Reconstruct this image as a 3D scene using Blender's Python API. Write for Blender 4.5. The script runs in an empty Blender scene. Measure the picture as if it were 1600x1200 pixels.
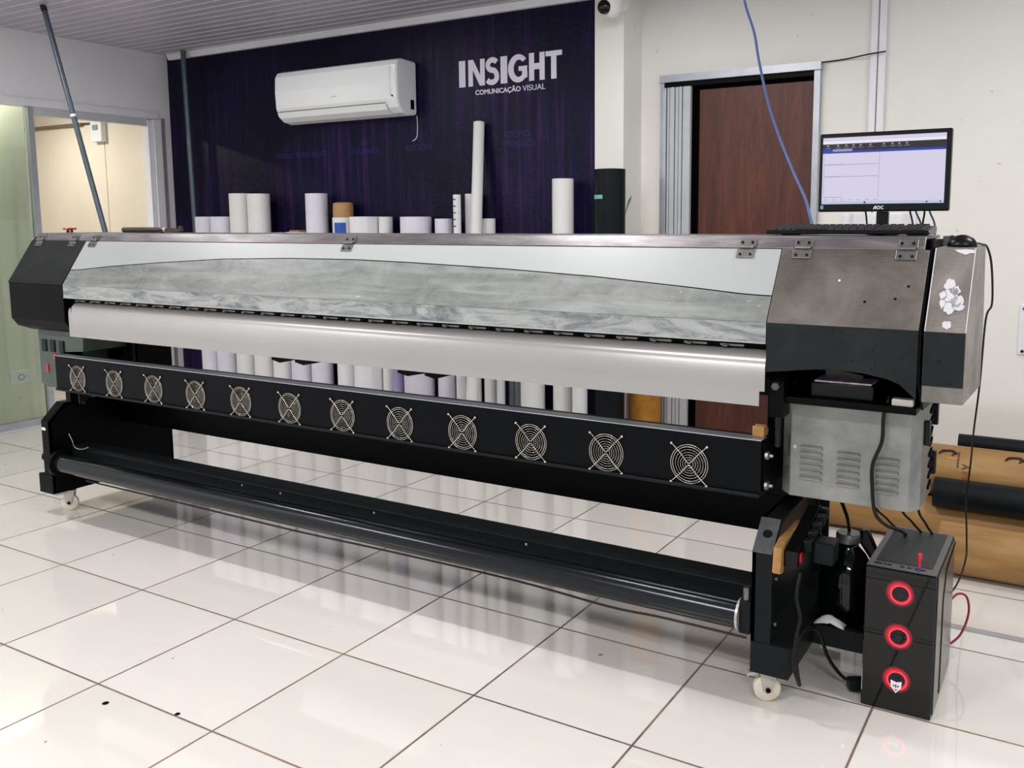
import bpy, bmesh, math, random
from mathutils import Vector, Matrix
random.seed(7)
S = bpy.context.scene
COL = S.collection
PI = math.pi

# ------------------------------------------------------------------ camera
F_PX, CX, CY = 1413.1, 860.4, 519.1
cam = bpy.data.cameras.new('camera'); cam_ob = bpy.data.objects.new('camera', cam); COL.objects.link(cam_ob)
cam.sensor_width = 36.0; cam.sensor_fit = 'HORIZONTAL'; cam.lens = F_PX*36/1600
cam.shift_x = (800-CX)/1600; cam.shift_y = (CY-600)/1600
cam.clip_start = .05; cam.clip_end = 60
def cam_axes(yaw, pitch, roll):
    fw = Vector((math.sin(yaw)*math.cos(pitch), math.cos(yaw)*math.cos(pitch), -math.sin(pitch)))
    r = fw.cross(Vector((0,0,1))).normalized(); u = r.cross(fw)
    return r*math.cos(roll)+u*math.sin(roll), u*math.cos(roll)-r*math.sin(roll), fw
_r, _u, _f = cam_axes(-0.53324565, 0.12316092, -0.00556703)
mw = Matrix((( _r.x,_u.x,-_f.x,0),(_r.y,_u.y,-_f.y,0),(_r.z,_u.z,-_f.z,0),(0,0,0,1)))
mw.translation = Vector((3.34900, -1.69895, 1.53920)); cam_ob.matrix_world = mw
S.camera = cam_ob

# ------------------------------------------------------------------ view + world + lights
S.view_settings.view_transform = 'Standard'; S.view_settings.look = 'None'
S.view_settings.gamma = 1; S.view_settings.use_curve_mapping = False
S.view_settings.exposure = 0.4
W = bpy.data.worlds.new('daylight'); S.world = W; W.use_nodes = True
bg = W.node_tree.nodes['Background']; bg.inputs[0].default_value = (.92,.95,1,1); bg.inputs[1].default_value = .58

def area(x, y, z, sx, sy, power, col=(1,.985,.968), rot=(0,0,0)):
    l = bpy.data.lights.new('led_or_fill_panel', 'AREA'); l.shape = 'RECTANGLE'; l.size = sx; l.size_y = sy
    l.energy = power; l.color = col
    o = bpy.data.objects.new('led_or_fill_light', l); COL.objects.link(o); o.location = (x,y,z); o.rotation_euler = rot
    return o
area(1.15, .72, 2.92, .6, .12, 24)
area(-1.9, .72, 2.92, .6, .12, 22)
area(3.9, .9, 2.92, .6, .2, 30)
area(1.1, -2.2, 2.92, 1.2, .3, 72)
area(-2.3, -2.2, 2.92, 1.2, .3, 64)
area(4.2, -2.4, 2.92, 1.2, .3, 62)
area(1.3, 2.45, 2.92, .9, .3, 11)
area(3.6, 2.6, 2.92, .6, .3, 8)
area(-1.3, 2.3, 2.92, .6, .3, 5)
area(-3.67, 1.55, 2.7, .08, 1.2, 9, (1,.97,.88))  # added fill strip between glass and board, brightens the board
area(-4.7, 2.58, 2.66, .12, .12, 17, (1,.95,.87))

# ------------------------------------------------------------------ colour + materials
def lin(c): return c/12.92 if c <= .04045 else ((c+.055)/1.055)**2.4
def rgb(r, g, b): return (lin(r/255), lin(g/255), lin(b/255), 1)
class NT:
    def __init__(s, name):
        s.m = bpy.data.materials.new(name); s.m.use_nodes = True; s.t = s.m.node_tree
        s.b = s.t.nodes['Principled BSDF']; s._tc = None
    def n(s, typ, **kw):
        nd = s.t.nodes.new(typ)
        for k, v in kw.items():
            if k[0] == '_': setattr(nd, k[1:], v)
            else: nd.inputs[k].default_value = v
        return nd
    def l(s, a, b): s.t.links.new(a, b)
    def pos(s, scale=(1,1,1)):
        g = s.n('ShaderNodeNewGeometry'); mp = s.n('ShaderNodeMapping'); mp.inputs['Scale'].default_value = scale
        s.l(g.outputs['Position'], mp.inputs['Vector']); return mp.outputs['Vector']
    def obj(s, scale=(1,1,1)):
        g = s.n('ShaderNodeTexCoord'); mp = s.n('ShaderNodeMapping'); mp.inputs['Scale'].default_value = scale
        s.l(g.outputs['Object'], mp.inputs['Vector']); return mp.outputs['Vector']
    def noise(s, vec, scale, detail=4, rough=.6, dist=0):
        nn = s.n('ShaderNodeTexNoise'); nn.inputs['Scale'].default_value = scale; nn.inputs['Detail'].default_value = detail
        nn.inputs['Roughness'].default_value = rough; nn.inputs['Distortion'].default_value = dist
        s.l(vec, nn.inputs['Vector']); return nn.outputs['Fac']
    def ramp(s, fac, stops, interp='LINEAR'):
        r = s.n('ShaderNodeValToRGB'); e = r.color_ramp.elements; r.color_ramp.interpolation = interp
        while len(e) < len(stops): e.new(.5)
        for el, (p, c) in zip(e, stops): el.position = p; el.color = c
        s.l(fac, r.inputs['Fac']); return r.outputs['Color']
    def mix(s, fac, a, b, mode='MIX'):
        m = s.n('ShaderNodeMix'); m.data_type = 'RGBA'; m.blend_type = mode
        for sock, v in ((m.inputs[0], fac), (m.inputs[6], a), (m.inputs[7], b)):
            if hasattr(v, 'links'): s.l(v, sock)
            else: sock.default_value = v
        return m.outputs[2]
    def bump(s, h, strength=.2, dist=.01):
        b = s.n('ShaderNodeBump'); b.inputs['Strength'].default_value = strength; b.inputs['Distance'].default_value = dist
        s.l(h, b.inputs['Height']); s.l(b.outputs['Normal'], s.b.inputs['Normal'])
    def color(s, c):
        if hasattr(c, 'links'): s.l(c, s.b.inputs['Base Color'])
        else: s.b.inputs['Base Color'].default_value = c
    def rm(s, rough, metal=0, spec=.5):
        if hasattr(rough, 'links'): s.l(rough, s.b.inputs['Roughness'])
        else: s.b.inputs['Roughness'].default_value = rough
        s.b.inputs['Metallic'].default_value = metal; s.b.inputs['Specular IOR Level'].default_value = spec
WHITE = (1,1,1,1); BLACK = (0,0,0,1)
def plain(name, c, rough=.5, metal=0, spec=.5, var=.12, sc=8, bump=0):
    t = NT(name); c = rgb(*c); v = t.pos()
    d = tuple(x*(1-var) for x in c[:3])+(1,); u = tuple(min(1,x*(1+var)) for x in c[:3])+(1,)
    t.color(t.ramp(t.noise(v, sc), [(.3,d),(.7,u)])); t.rm(rough, metal, spec)
    if bump: t.bump(t.noise(v, 220, 2), bump, .002)
    return t.m
def emis(name, c, k):
    t = NT(name); t.b.inputs['Base Color'].default_value = BLACK
    t.b.inputs['Emission Color'].default_value = rgb(*c); t.b.inputs['Emission Strength'].default_value = k; t.rm(.4); return t.m
def worn(name, c1, c2, c3, rough=.35, metal=.8, sc=(1,1,1), nsc=5, dots=None):
    """worn metal: a base tone, a second tone in soft patches, fine brushing and little marks"""
    t = NT(name); v = t.pos(sc)
    a = t.ramp(t.noise(v, nsc, 6, .65, .4), [(.3, rgb(*c1)), (.52, rgb(*c2)), (.75, rgb(*c3))])
    fine = t.noise(t.pos((3, 60, 60)), 6, 3)
    a = t.mix(t.ramp(fine, [(.35,(.0,.0,.0,1)),(.75,(.22,.22,.22,1))]), a, rgb(*c3))
    if dots:
        dn = t.noise(t.pos((1,1,1)), 42, 2, .5)
        a = t.mix(t.ramp(dn, [(.7,BLACK),(.74,WHITE)]), a, rgb(*dots))
    t.color(a)
    r = t.ramp(t.noise(v, nsc*2, 4), [(.3,(rough-.08,)*3+(1,)),(.7,(rough+.12,)*3+(1,))]); t.rm(r, metal, .5 if metal > .2 else .16); t.bump(fine, .05, .002)
    return t.m

# floor tiles: 57 cm polished porcelain, brown to dark grout
def floor_mat():
    t = NT('polished_tile'); g = t.n('ShaderNodeNewGeometry'); sp = t.n('ShaderNodeSeparateXYZ'); t.l(g.outputs['Position'], sp.inputs[0])
    def edge(o):
        d = t.n('ShaderNodeMath', _operation='DIVIDE'); t.l(o, d.inputs[0]); d.inputs[1].default_value = .57
        r = t.n('ShaderNodeMath', _operation='ROUND'); t.l(d.outputs[0], r.inputs[0])
        s_ = t.n('ShaderNodeMath', _operation='SUBTRACT'); t.l(d.outputs[0], s_.inputs[0]); t.l(r.outputs[0], s_.inputs[1])
        a = t.n('ShaderNodeMath', _operation='ABSOLUTE'); t.l(s_.outputs[0], a.inputs[0]); 
        f = t.n('ShaderNodeMath', _operation='FLOOR'); t.l(d.outputs[0], f.inputs[0])
        return a.outputs[0], f.outputs[0]
    ax, fx = edge(sp.outputs[0]); ay, fy = edge(sp.outputs[1])
    mn = t.n('ShaderNodeMath', _operation='MINIMUM'); t.l(ax, mn.inputs[0]); t.l(ay, mn.inputs[1])
    nz = t.noise(t.pos(), 30, 3); wid = t.n('ShaderNodeMath', _operation='MULTIPLY_ADD'); t.l(nz, wid.inputs[0]); wid.inputs[1].default_value = -.003; t.l(mn.outputs[0], wid.inputs[2])
    grout = t.ramp(wid.outputs[0], [(.0036,WHITE),(.0050,BLACK)])
    cb = t.n('ShaderNodeCombineXYZ'); t.l(fx, cb.inputs[0]); t.l(fy, cb.inputs[1])
    wn = t.n('ShaderNodeTexWhiteNoise'); t.l(cb.outputs[0], wn.inputs['Vector'])
    base = t.ramp(wn.outputs['Value'], [(0, rgb(208,204,198)),(1, rgb(220,215,210))])
    cloud = t.noise(t.pos(), 1.6, 5); base = t.mix(t.ramp(cloud, [(.35,BLACK),(.8,(.35,.35,.35,1))]), base, rgb(222,218,208))
    gc = t.ramp(t.noise(t.pos(), 1.1, 4, .7), [(.4, rgb(46,34,26)),(.62, rgb(126,98,70))])
    speck = t.ramp(t.noise(t.pos(), 26, 1, .4), [(.80,BLACK),(.815,(.7,.7,.7,1))])
    base = t.mix(speck, base, rgb(90,80,70))
    t.color(t.mix(grout, base, gc))
    t.rm(t.mix(grout, (.05,.05,.05,1), (.8,.8,.8,1)), 0, .85)
    inv = t.n('ShaderNodeInvert'); t.l(grout, inv.inputs['Color'])
    sm = t.noise(t.pos(), 3.5, 1); mm = t.n('ShaderNodeMath', _operation='MULTIPLY_ADD'); t.l(sm, mm.inputs[0]); mm.inputs[1].default_value = .35; t.l(inv.outputs[0], mm.inputs[2])
    t.bump(mm.outputs[0], .16, .003); return t.m

def wall_mat(name, c1, c2, dirt=None):
    t = NT(name); v = t.pos(); a = t.ramp(t.noise(v, 1.3, 5), [(.3, rgb(*c1)),(.7, rgb(*c2))])
    if dirt: a = t.mix(t.ramp(t.noise(v, 18, 3, .5), [(.72,BLACK),(.76,(.5,.5,.5,1))]), a, rgb(*dirt))
    t.color(a); t.rm(.75, 0, .3); t.bump(t.noise(v, 26, 4), .25, .004); return t.m

def navy_mat():
    t = NT('navy_paint_sheen'); v = t.pos()
    a = t.ramp(t.noise(t.pos((9,1,.35)), 2.4, 5, .6), [(.3, rgb(9,8,36)),(.5, rgb(18,13,54)),(.72, rgb(62,34,88))])  # purple streaks in the colour stand in for light reflected on the wall
    b = t.mix(t.ramp(t.noise(v, 1.2, 3), [(.35,BLACK),(.7,WHITE)]), rgb(7,6,30), a)
    t.color(b); t.rm(t.ramp(t.noise(t.pos((12,1,.5)), 2, 3), [(.3,(.34,)*3+(1,)),(.7,(.5,)*3+(1,))]), 0, .16)
    t.bump(t.noise(v, 24, 5, .6, .8), .5, .006); return t.m

def wood_mat():
    t = NT('reddish_wood'); v = t.pos((5,5,.7))
    a = t.ramp(t.noise(v, 3.0, 8, .7, .6), [(.25, rgb(58,28,20)),(.5, rgb(84,43,31)),(.78, rgb(112,62,45))])
    g = t.noise(t.pos((120,120,4)), 2, 3)
    a = t.mix(t.ramp(g, [(.5,BLACK),(.75,(.5,.5,.5,1))]), a, rgb(56,27,19)); t.color(a)
    t.rm(.42, 0, .4); t.bump(g, .3, .002); return t.m

def film_mat():
    """scratched milky window of the front cover: wipe marks along the length, more grime towards its left"""
    t = NT('scratched_window'); 
    a = t.ramp(t.noise(t.pos((1.1,9,9)), 1.9, 8, .66, .7), [(.25, rgb(70,74,76)),(.5, rgb(106,110,109)),(.72, rgb(142,146,143))])
    b = t.ramp(t.noise(t.pos((2,3,3)), 3.4, 6, .65, 1.6), [(.3,BLACK),(.75,(.6,.6,.6,1))])
    a = t.mix(b, a, rgb(140,142,136))
    sc = t.ramp(t.noise(t.pos((6,30,14)), 4, 2, .5, 2.2), [(.72,BLACK),(.76,(.75,.75,.75,1))]); a = t.mix(sc, a, rgb(190,194,194))
    t.color(a); t.rm(t.ramp(t.noise(t.pos((3,5,5)), 3, 5), [(.3,(.24,)*3+(1,)),(.7,(.42,)*3+(1,))]), .0, .6)
    t.bump(t.noise(t.pos((8,40,40)), 5, 4), .08, .002); return t.m
def lip_mat():
    t = NT('scratched_lip')
    a = t.ramp(t.noise(t.pos((1.6,5,7)), 2.6, 10, .72, 1.4), [(.3, rgb(84,88,92)),(.42, rgb(118,122,124)),(.54, rgb(160,163,162)),(.8, rgb(188,190,188))])
    t.color(a); t.rm(.35, .1, .5); t.bump(t.noise(t.pos(), 50, 4), .15, .002); return t.m

def kraft_mat():
    t = NT('kraft_paper'); 
    a = t.ramp(t.noise(t.pos((.8,4,4)), 3, 6, .6, .4), [(.3, rgb(134,98,52)),(.55, rgb(158,121,70)),(.8, rgb(176,142,92))])
    t.color(a); t.rm(.5, 0, .4); t.bump(t.noise(t.pos((2,6,6)), 7, 4), .25, .006); return t.m

M = dict(
 floor=floor_mat(), navy=navy_mat(), wood=wood_mat(), window=film_mat(), lip=lip_mat(), kraft=kraft_mat(),
 wall=wall_mat('cream_white_wall', (230,228,221), (237,235,229), (176,170,160)),
 wall_l=wall_mat('cool_white_wall', (222,222,226), (232,231,233)),
 beige=wall_mat('beige_panel', (226,216,197), (234,225,207)),
 beige2=wall_mat('green_beige_panel', (222,222,206), (230,229,214), (180,174,150)),
 pvc=plain('pvc_ceiling', (168,163,176), .38, 0, .5, .04, 3),
 pvc_groove_glint=plain('pvc_groove_glint', (205,202,212), .3, 0, .5, .04, 3),  # pale colour paints in the bright highlights along the ceiling grooves
 white_frame=plain('white_frame', (226,226,230), .35, 0, .5, .04, 6),
 alu=plain('aluminium_profile', (176,180,186), .38, .55, .5, .1, 9),
 pvc_door=plain('grey_pvc_slat', (186,190,193), .4, 0, .5, .05, 9),
 black=plain('black_paint', (6,7,8), .4, 0, .07, .25, 12),
 satin=plain('satin_black_steel', (20,25,26), .4, 0, .12, .18, 20),
 deep=plain('deep_black', (4,4,5), .7, 0, .1, .2, 10),
 gloss=plain('glossy_black', (8,10,10), .04, 0, .4, .1, 4),
 duct=plain('duct_black', (8,10,14), .4, 0, .08, .15, 10),
 dark_green=worn('dark_green_grey_paint', (20,25,26), (27,33,33), (38,43,42), .5, .0, nsc=5, dots=(12,14,14)),
 hood_left=worn('charcoal_paint', (14,17,19), (18,21,23), (28,28,30), .5, .0, nsc=4),
 hood_steel=worn('worn_bare_steel', (66,62,59), (92,87,82), (118,112,106), .45, .4, nsc=4.2),
 cap_steel=worn('stained_cap_steel', (92,88,83), (120,115,109), (150,145,138), .42, .4, nsc=5),
 strip_steel=worn('hinge_rail_steel', (78,75,78), (110,106,108), (150,146,147), .36, .65, (1,6,6), 2.6),
 cab_steel=worn('brushed_cabinet_steel', (104,106,103), (134,136,132), (158,159,155), .4, .45, (1,1,1), 4),
 cab_dark=worn('brushed_cabinet_bevel', (76,84,82), (104,110,108), (150,152,148), .4, .6, (1,1,1), 6),
 skirt=plain('brushed_aluminium_skirt', (166,165,162), .27, .4, .5, .05, 1.2),
 cover=plain('pale_grey_cover', (158,161,161), .36, .0, .5, .03, 1.5),
 peel=plain('bare_primer', (184,184,187), .6, 0, .4, .06, 12),
 chrome=plain('nickel_wire', (205,200,188), .25, .85, .5, .06, 30),
 hinge=plain('hinge_steel', (120,119,116), .35, .8, .5, .15, 30),
 screw=plain('screw_steel', (200,198,190), .3, .9, .5, .1, 30),
 tube=plain('glossy_roller', (34,37,40), .18, .6, .5, .1, 6),
 nylon=plain('cream_nylon', (214,206,188), .35, 0, .5, .12, 20),
 castor=plain('zinc_fork', (180,178,170), .4, .5, .5, .1, 25),
 ac=plain('ac_plastic', (238,240,240), .16, 0, .6, .02, 4),
 paper=plain('white_media', (228,228,230), .45, 0, .4, .03, 5),
 paper_c=plain('cream_white_media', (227,228,225), .42, 0, .4, .03, 5),
 lilac=plain('lilac_white_media', (220,218,230), .35, 0, .5, .05, 6),
 purple=plain('purple_grey_film', (158,148,186), .3, 0, .5, .08, 6),
 greyfilm=plain('grey_film', (96,102,108), .3, 0, .5, .12, 6),
 brownp=plain('brown_paper', (176,136,90), .6, 0, .4, .1, 14),
 carpet=plain('mustard_wrap', (170,116,40), .7, 0, .3, .25, 16, .3),
 blue=plain('blue_label', (30,84,168), .4),
 teal=plain('teal_tape', (110,190,176), .45),
 teal_d=plain('dark_teal_tape', (40,140,112), .45),
 vinyl=plain('white_vinyl', (220,218,230), .45, 0, .4, .02),
 faint=plain('faded_blue_marker', (26,26,92), .5, 0, .3, .2, 40),
 pc=plain('pc_black', (26,28,29), .4, 0, .3, .08, 10),
 pc_edge=plain('pc_grey_rim', (74,72,74), .4, 0, .5, .06, 10),
 pc_mesh=plain('pc_top_mesh', (34,40,42), .6, 0, .4, .1, 60),
 pc_side=plain('pc_side_panel', (92,90,86), .25, .5, .5, .08, 8),
 key=plain('keycap', (28,30,30), .45, 0, .3, .1, 30),
 plastic=plain('black_plastic', (8,9,10), .28, 0, .25, .1, 10),
 cord=plain('black_cord', (7,7,8), .45, 0, .25, .1, 10),
 bluecord=plain('blue_network_cable', (72,92,140), .4, 0, .5, .08, 10),
 redcord=plain('red_cable', (130,14,18), .4, 0, .5, .08, 10),
 red=plain('red_plastic', (190,24,30), .3, 0, .5, .05, 10),
 bakelite=plain('dark_brown_handle', (44,28,22), .35, 0, .5, .15, 10),
 plywood=plain('pale_pine_block', (170,128,74), .6, 0, .3, .3, 22),
 pipe=plain('blue_grey_pipe', (78,92,102), .35, .4, .5, .12, 12),
 socket=plain('socket_plastic', (232,232,236), .35, 0, .5, .02),
 swgrey=plain('switch_panel_grey', (80,92,86), .45, .3, .5, .06, 12),
 cloth=plain('white_rag', (214,216,214), .8, 0, .3, .1, 18),
 ink=plain('stained_pad', (214,200,226), .5, 0, .4, .45, 60),
 dome=plain('camera_shell', (232,232,230), .3, 0, .5, .02),
)
t = NT('clear_greenish_glass'); tr_ = t.n('ShaderNodeBsdfTransparent'); tr_.inputs[0].default_value = (.93,.97,.92,1)
gl_ = t.n('ShaderNodeBsdfGlossy'); gl_.inputs['Roughness'].default_value = .02; fr_ = t.n('ShaderNodeFresnel'); fr_.inputs[0].default_value = 1.45
mx_ = t.n('ShaderNodeMixShader'); t.l(fr_.outputs[0], mx_.inputs[0]); t.l(tr_.outputs[0], mx_.inputs[1]); t.l(gl_.outputs[0], mx_.inputs[2])
t.l(mx_.outputs[0], t.t.nodes['Material Output'].inputs['Surface']); M['glass'] = t.m
M['ring'] = emis('red_led_ring', (255,40,64), 2.6)
t = NT('red_led_glow'); t.b.inputs['Base Color'].default_value = rgb(12,8,8); t.b.inputs['Emission Color'].default_value = rgb(255,14,40)  # glow around the LED rings, painted as emission that fades outward
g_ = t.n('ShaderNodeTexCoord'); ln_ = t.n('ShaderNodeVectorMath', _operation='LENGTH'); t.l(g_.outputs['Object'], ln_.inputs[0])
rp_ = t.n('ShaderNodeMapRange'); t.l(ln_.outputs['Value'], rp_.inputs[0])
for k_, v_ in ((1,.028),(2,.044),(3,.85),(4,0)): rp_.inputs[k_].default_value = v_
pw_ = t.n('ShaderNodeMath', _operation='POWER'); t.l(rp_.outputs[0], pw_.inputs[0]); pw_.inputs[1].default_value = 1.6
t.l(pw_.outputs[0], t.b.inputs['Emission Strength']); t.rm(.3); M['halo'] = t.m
M['scr_bg'] = emis('screen_lilac', (218,212,236), .68)
M['scr_bar'] = emis('screen_blue', (22,50,170), .68)
M['scr_dark'] = emis('screen_dark', (14,14,26), .68)
M['scr_line'] = emis('screen_grey', (160,156,180), .68)
M['scr_white'] = emis('screen_white', (240,238,248), .68)
M['scr_task'] = emis('screen_taskbar', (190,204,226), .68)

# ------------------------------------------------------------------ mesh helpers
def tag(o, label=None, cat=None, group=None, kind=None):
    if label: o['label'] = label
    if cat: o['category'] = cat
    if group: o['group'] = group
    if kind: o['kind'] = kind
    return o
def empty(name, loc=(0,0,0), label=None, cat=None, group=None):
    o = bpy.data.objects.new(name, None); COL.objects.link(o); o.location = loc; o.empty_display_size = .1
    return tag(o, label, cat, group)
def world_off(parent):
    v = Vector((0,0,0))
    while parent: v += parent.location; parent = parent.parent
    return v
def link(name, bm, mat, parent=None, smooth=False, bevel=0, seg=2):
    """bm is in world coordinates; the mesh is shifted into the parent's frame"""
    bmesh.ops.recalc_face_normals(bm, faces=bm.faces)
    me = bpy.data.meshes.new(name); off = world_off(parent)
    if parent: bmesh.ops.translate(bm, verts=bm.verts, vec=-off)
    for f in bm.faces: f.smooth = bool(smooth)
    bm.to_mesh(me); bm.free(); me.materials.append(mat)
    o = bpy.data.objects.new(name, me); COL.objects.link(o); o.parent = parent
    if smooth and smooth != 'all':
        md = o.modifiers.new('edges', 'EDGE_SPLIT'); md.split_angle = math.radians(40)
    if bevel:
        md = o.modifiers.new('bevel', 'BEVEL'); md.width = bevel; md.segments = seg; md.limit_method = 'ANGLE'; md.angle_limit = math.radians(40)
    return o
def B(): return bmesh.new()
def box(bm, x0, x1, y0, y1, z0, z1, rot=None):
    vs = [bm.verts.new((x, y, z)) for x in (x0,x1) for y in (y0,y1) for z in (z0,z1)]
    for q in ((0,1,3,2),(4,6,7,5),(0,4,5,1),(2,3,7,6),(0,2,6,4),(1,5,7,3)): bm.faces.new([vs[i] for i in q])
    if rot:
        c = Vector(((x0+x1)/2,(y0+y1)/2,(z0+z1)/2)); bmesh.ops.rotate(bm, verts=vs, cent=c, matrix=rot)
    return bm
def prism(bm, prof, x0, x1, ax='X'):
    """extrude a polygon: (Y,Z) along X, (X,Z) along Y, (X,Y) along Z"""
    def P(p, t): return {'X':(t,p[0],p[1]), 'Y':(p[0],t,p[1]), 'Z':(p[0],p[1],t)}[ax]
    a = [bm.verts.new(P(p, x0)) for p in prof]; b = [bm.verts.new(P(p, x1)) for p in prof]; n = len(prof)
    bm.faces.new(a); bm.faces.new(b[::-1])
    for i in range(n): bm.faces.new((a[i], a[(i+1)%n], b[(i+1)%n], b[i]))
    return bm
def frame_for(d):
    d = d.normalized(); u = d.cross(Vector((0,0,1)))
    if u.length < 1e-4: u = Vector((1,0,0))
    u.normalize(); return u, d.cross(u)
def cyl(bm, a, b, r, r2=None, seg=24, cap=True):
    a = Vector(a); b = Vector(b); r2 = r if r2 is None else r2; u, v = frame_for(b-a)
    A = [bm.verts.new(a+u*(r*math.cos(t))+v*(r*math.sin(t))) for t in (2*PI*i/seg for i in range(seg))]
    Bv = [bm.verts.new(b+u*(r2*math.cos(t))+v*(r2*math.sin(t))) for t in (2*PI*i/seg for i in range(seg))]
    for i in range(seg): bm.faces.new((A[i],A[(i+1)%seg],Bv[(i+1)%seg],Bv[i]))
    if cap: bm.faces.new(A); bm.faces.new(Bv[::-1])
    return bm
def lathe(bm, prof, c, axis='Z', seg=32, closed=False):
    """prof: (radius, height) pairs around an axis through c"""
    rings = []
    for r, h in prof:
        ring = []
        for i in range(seg):
            t = 2*PI*i/seg; x, y = r*math.cos(t), r*math.sin(t)
            p = {'Z':(x,y,h),'Y':(x,h,y),'X':(h,x,y)}[axis]
            ring.append(bm.verts.new(Vector(c)+Vector(p)))
        rings.append(ring)
    prs = list(zip(rings, rings[1:]))
    if closed: prs.append((rings[-1], rings[0]))
    for A, Bv in prs:
        for i in range(seg): bm.faces.new((A[i],A[(i+1)%seg],Bv[(i+1)%seg],Bv[i]))
    if not closed:
        bm.faces.new(rings[0]); bm.faces.new(rings[-1][::-1])
    return bm
def smooth_pts(pts, n=6):
    P = [Vector(p) for p in pts]; out = []
    for i in range(len(P)-1):
        p0 = P[max(i-1,0)]; p1 = P[i]; p2 = P[i+1]; p3 = P[min(i+2,len(P)-1)]
        for k in range(n):
            t = k/n; out.append(.5*((2*p1)+(p2-p0)*t+(2*p0-5*p1+4*p2-p3)*t*t+(3*p1-p0-3*p2+p3)*t**3))
    out.append(P[-1]); return out
def tube(bm, pts, r, seg=8, n=6, closed=False, smooth=True):
    P = smooth_pts(pts, n) if smooth and not closed else [Vector(p) for p in pts]
    rings = []; N = len(P)
    u = None
    for i, p in enumerate(P):
        d = (P[(i+1)%N]-P[i-1]) if closed else (P[min(i+1,N-1)]-P[max(i-1,0)])
        d.normalize()
        if u is None: u, v = frame_for(d)
        else:
            u = (u - d*u.dot(d)).normalized(); v = d.cross(u)
        rings.append([bm.verts.new(p+u*(r*math.cos(t))+v*(r*math.sin(t))) for t in (2*PI*k/seg for k in range(seg))])
    prs = list(zip(rings, rings[1:]))
    if closed: prs.append((rings[-1], rings[0]))
    for A, Bv in prs:
        for i in range(seg): bm.faces.new((A[i],A[(i+1)%seg],Bv[(i+1)%seg],Bv[i]))
    if not closed: bm.faces.new(rings[0]); bm.faces.new(rings[-1][::-1])
    return bm
def text_bm(body, w, h, bold=0, depth=.002, shear=0):
    """flat lettering scaled to w x h, in the XZ plane, lower left at the origin, facing -Y"""
    c = bpy.data.curves.new('lettering', 'FONT'); c.body = body; c.size = 1; c.offset = bold; c.extrude = .02; c.shear = shear; c.resolution_u = 6
    o = bpy.data.objects.new('lettering', c); COL.objects.link(o)
    dg = bpy.context.evaluated_depsgraph_get(); me = bpy.data.meshes.new_from_object(o.evaluated_get(dg))
    bpy.data.objects.remove(o)
    xs = [v.co.x for v in me.vertices]; ys = [v.co.y for v in me.vertices]
    sx = w/(max(xs)-min(xs)); sy = h/(max(ys)-min(ys)); bm = bmesh.new(); bm.from_mesh(me)
    for v in bm.verts: v.co = Vector(((v.co.x-min(xs))*sx, -v.co.z/.02*depth/2, (v.co.y-min(ys))*sy))
    return bm
def moved(bm, loc, rot=None):
    if rot: bmesh.ops.rotate(bm, verts=bm.verts, cent=(0,0,0), matrix=rot)
    bmesh.ops.translate(bm, verts=bm.verts, vec=Vector(loc)); return bm
def join(bm, other):
    me = bpy.data.meshes.new('t'); other.to_mesh(me); other.free(); bm.from_mesh(me); bpy.data.meshes.remove(me); return bm
def struct(name, bm, mat, **k):
    o = link(name, bm, mat, None, **k); o['kind'] = 'structure'; return o
def copy_tree(o, parent=None):
    c = o.copy(); COL.objects.link(c)
    if parent: c.parent = parent
    for ch in list(o.children): copy_tree(ch, c)
    return c

WY, RY, LX, CZ = 3.489, 3.753, -3.504, 2.95      # navy wall, right wall, left partition, ceiling
# ------------------------------------------------------------------ room
struct('floor', box(B(), -6.2, 5.6, -5, 4.6, -.1, 0), M['floor'])
cb = B(); box(cb, -3.504, 5.6, -5, 4.2, CZ, CZ+.1); struct('ceiling', cb, M['pvc'])
gb = B(); y = -4.9
while y < WY-.05:
    box(gb, -3.5, .62 if y > 0 else 5.5, y, y+.007, CZ-.004, CZ+.001); y += .1
struct('trim_1', gb, M['pvc_groove_glint'])
struct('trim_2', prism(B(), [(WY,CZ-.045),(WY-.03,CZ-.045),(WY-.045,CZ),(WY,CZ)], -3.45, .62), M['white_frame'])
struct('wall_back', box(B(), -3.504, .62, WY, WY+.12, 0, CZ), M['navy'])
struct('wall_pillar', box(B(), .6205, .822, WY, RY+.1, 0, CZ), M['wall'])
wr = B(); box(wr, .82, 1.0, RY, RY+.12, 0, CZ); box(wr, 1.955, 5.6, RY, RY+.12, 0, CZ); box(wr, 1.0, 1.955, RY, RY+.12, 2.42, CZ)
struct('wall_right', wr, M['wall'])
# left partition: panel above the lintel, door opening, glass bay
wl = B(); box(wl, LX-.08, LX, -5, WY+.12, 2.46, CZ); box(wl, LX-.08, LX, 3.37, WY+.12, 0, 2.46); box(wl, LX-.08, LX, -5, .4, 0, 2.46)
struct('wall_left', wl, M['wall_l'])
lt = B(); box(lt, LX-.09, LX+.012, .4, 3.37, 2.405, 2.46); struct('trim_3', lt, M['white_frame'])
jb = B(); box(jb, LX-.09, LX+.03, 3.305, 3.37, 0, 2.40); box(jb, LX-.06, LX+.012, 3.26, 3.30, 0, 2.385); struct('trim_4', jb, M['white_frame'])
struct('trim_5', box(B(), LX-.002, LX+.004, 3.40, 3.43, 0, 2.42), plain('grey_seal_strip', (150,140,142), .6))
hd = B(); box(hd, LX-.05, LX+.004, 2.30, 3.26, 2.345, 2.404); struct('trim_6', hd, M['pvc_door'])
wf = B(); box(wf, LX-.05, LX+.006, 2.258, 2.30, 0, 2.404); box(wf, LX-.05, LX+.006, .4, 2.258, 0, .05); box(wf, LX-.05, LX+.006, .4, .44, .05, 2.404)
wfo = struct('window_1', wf, M['alu'])
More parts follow.
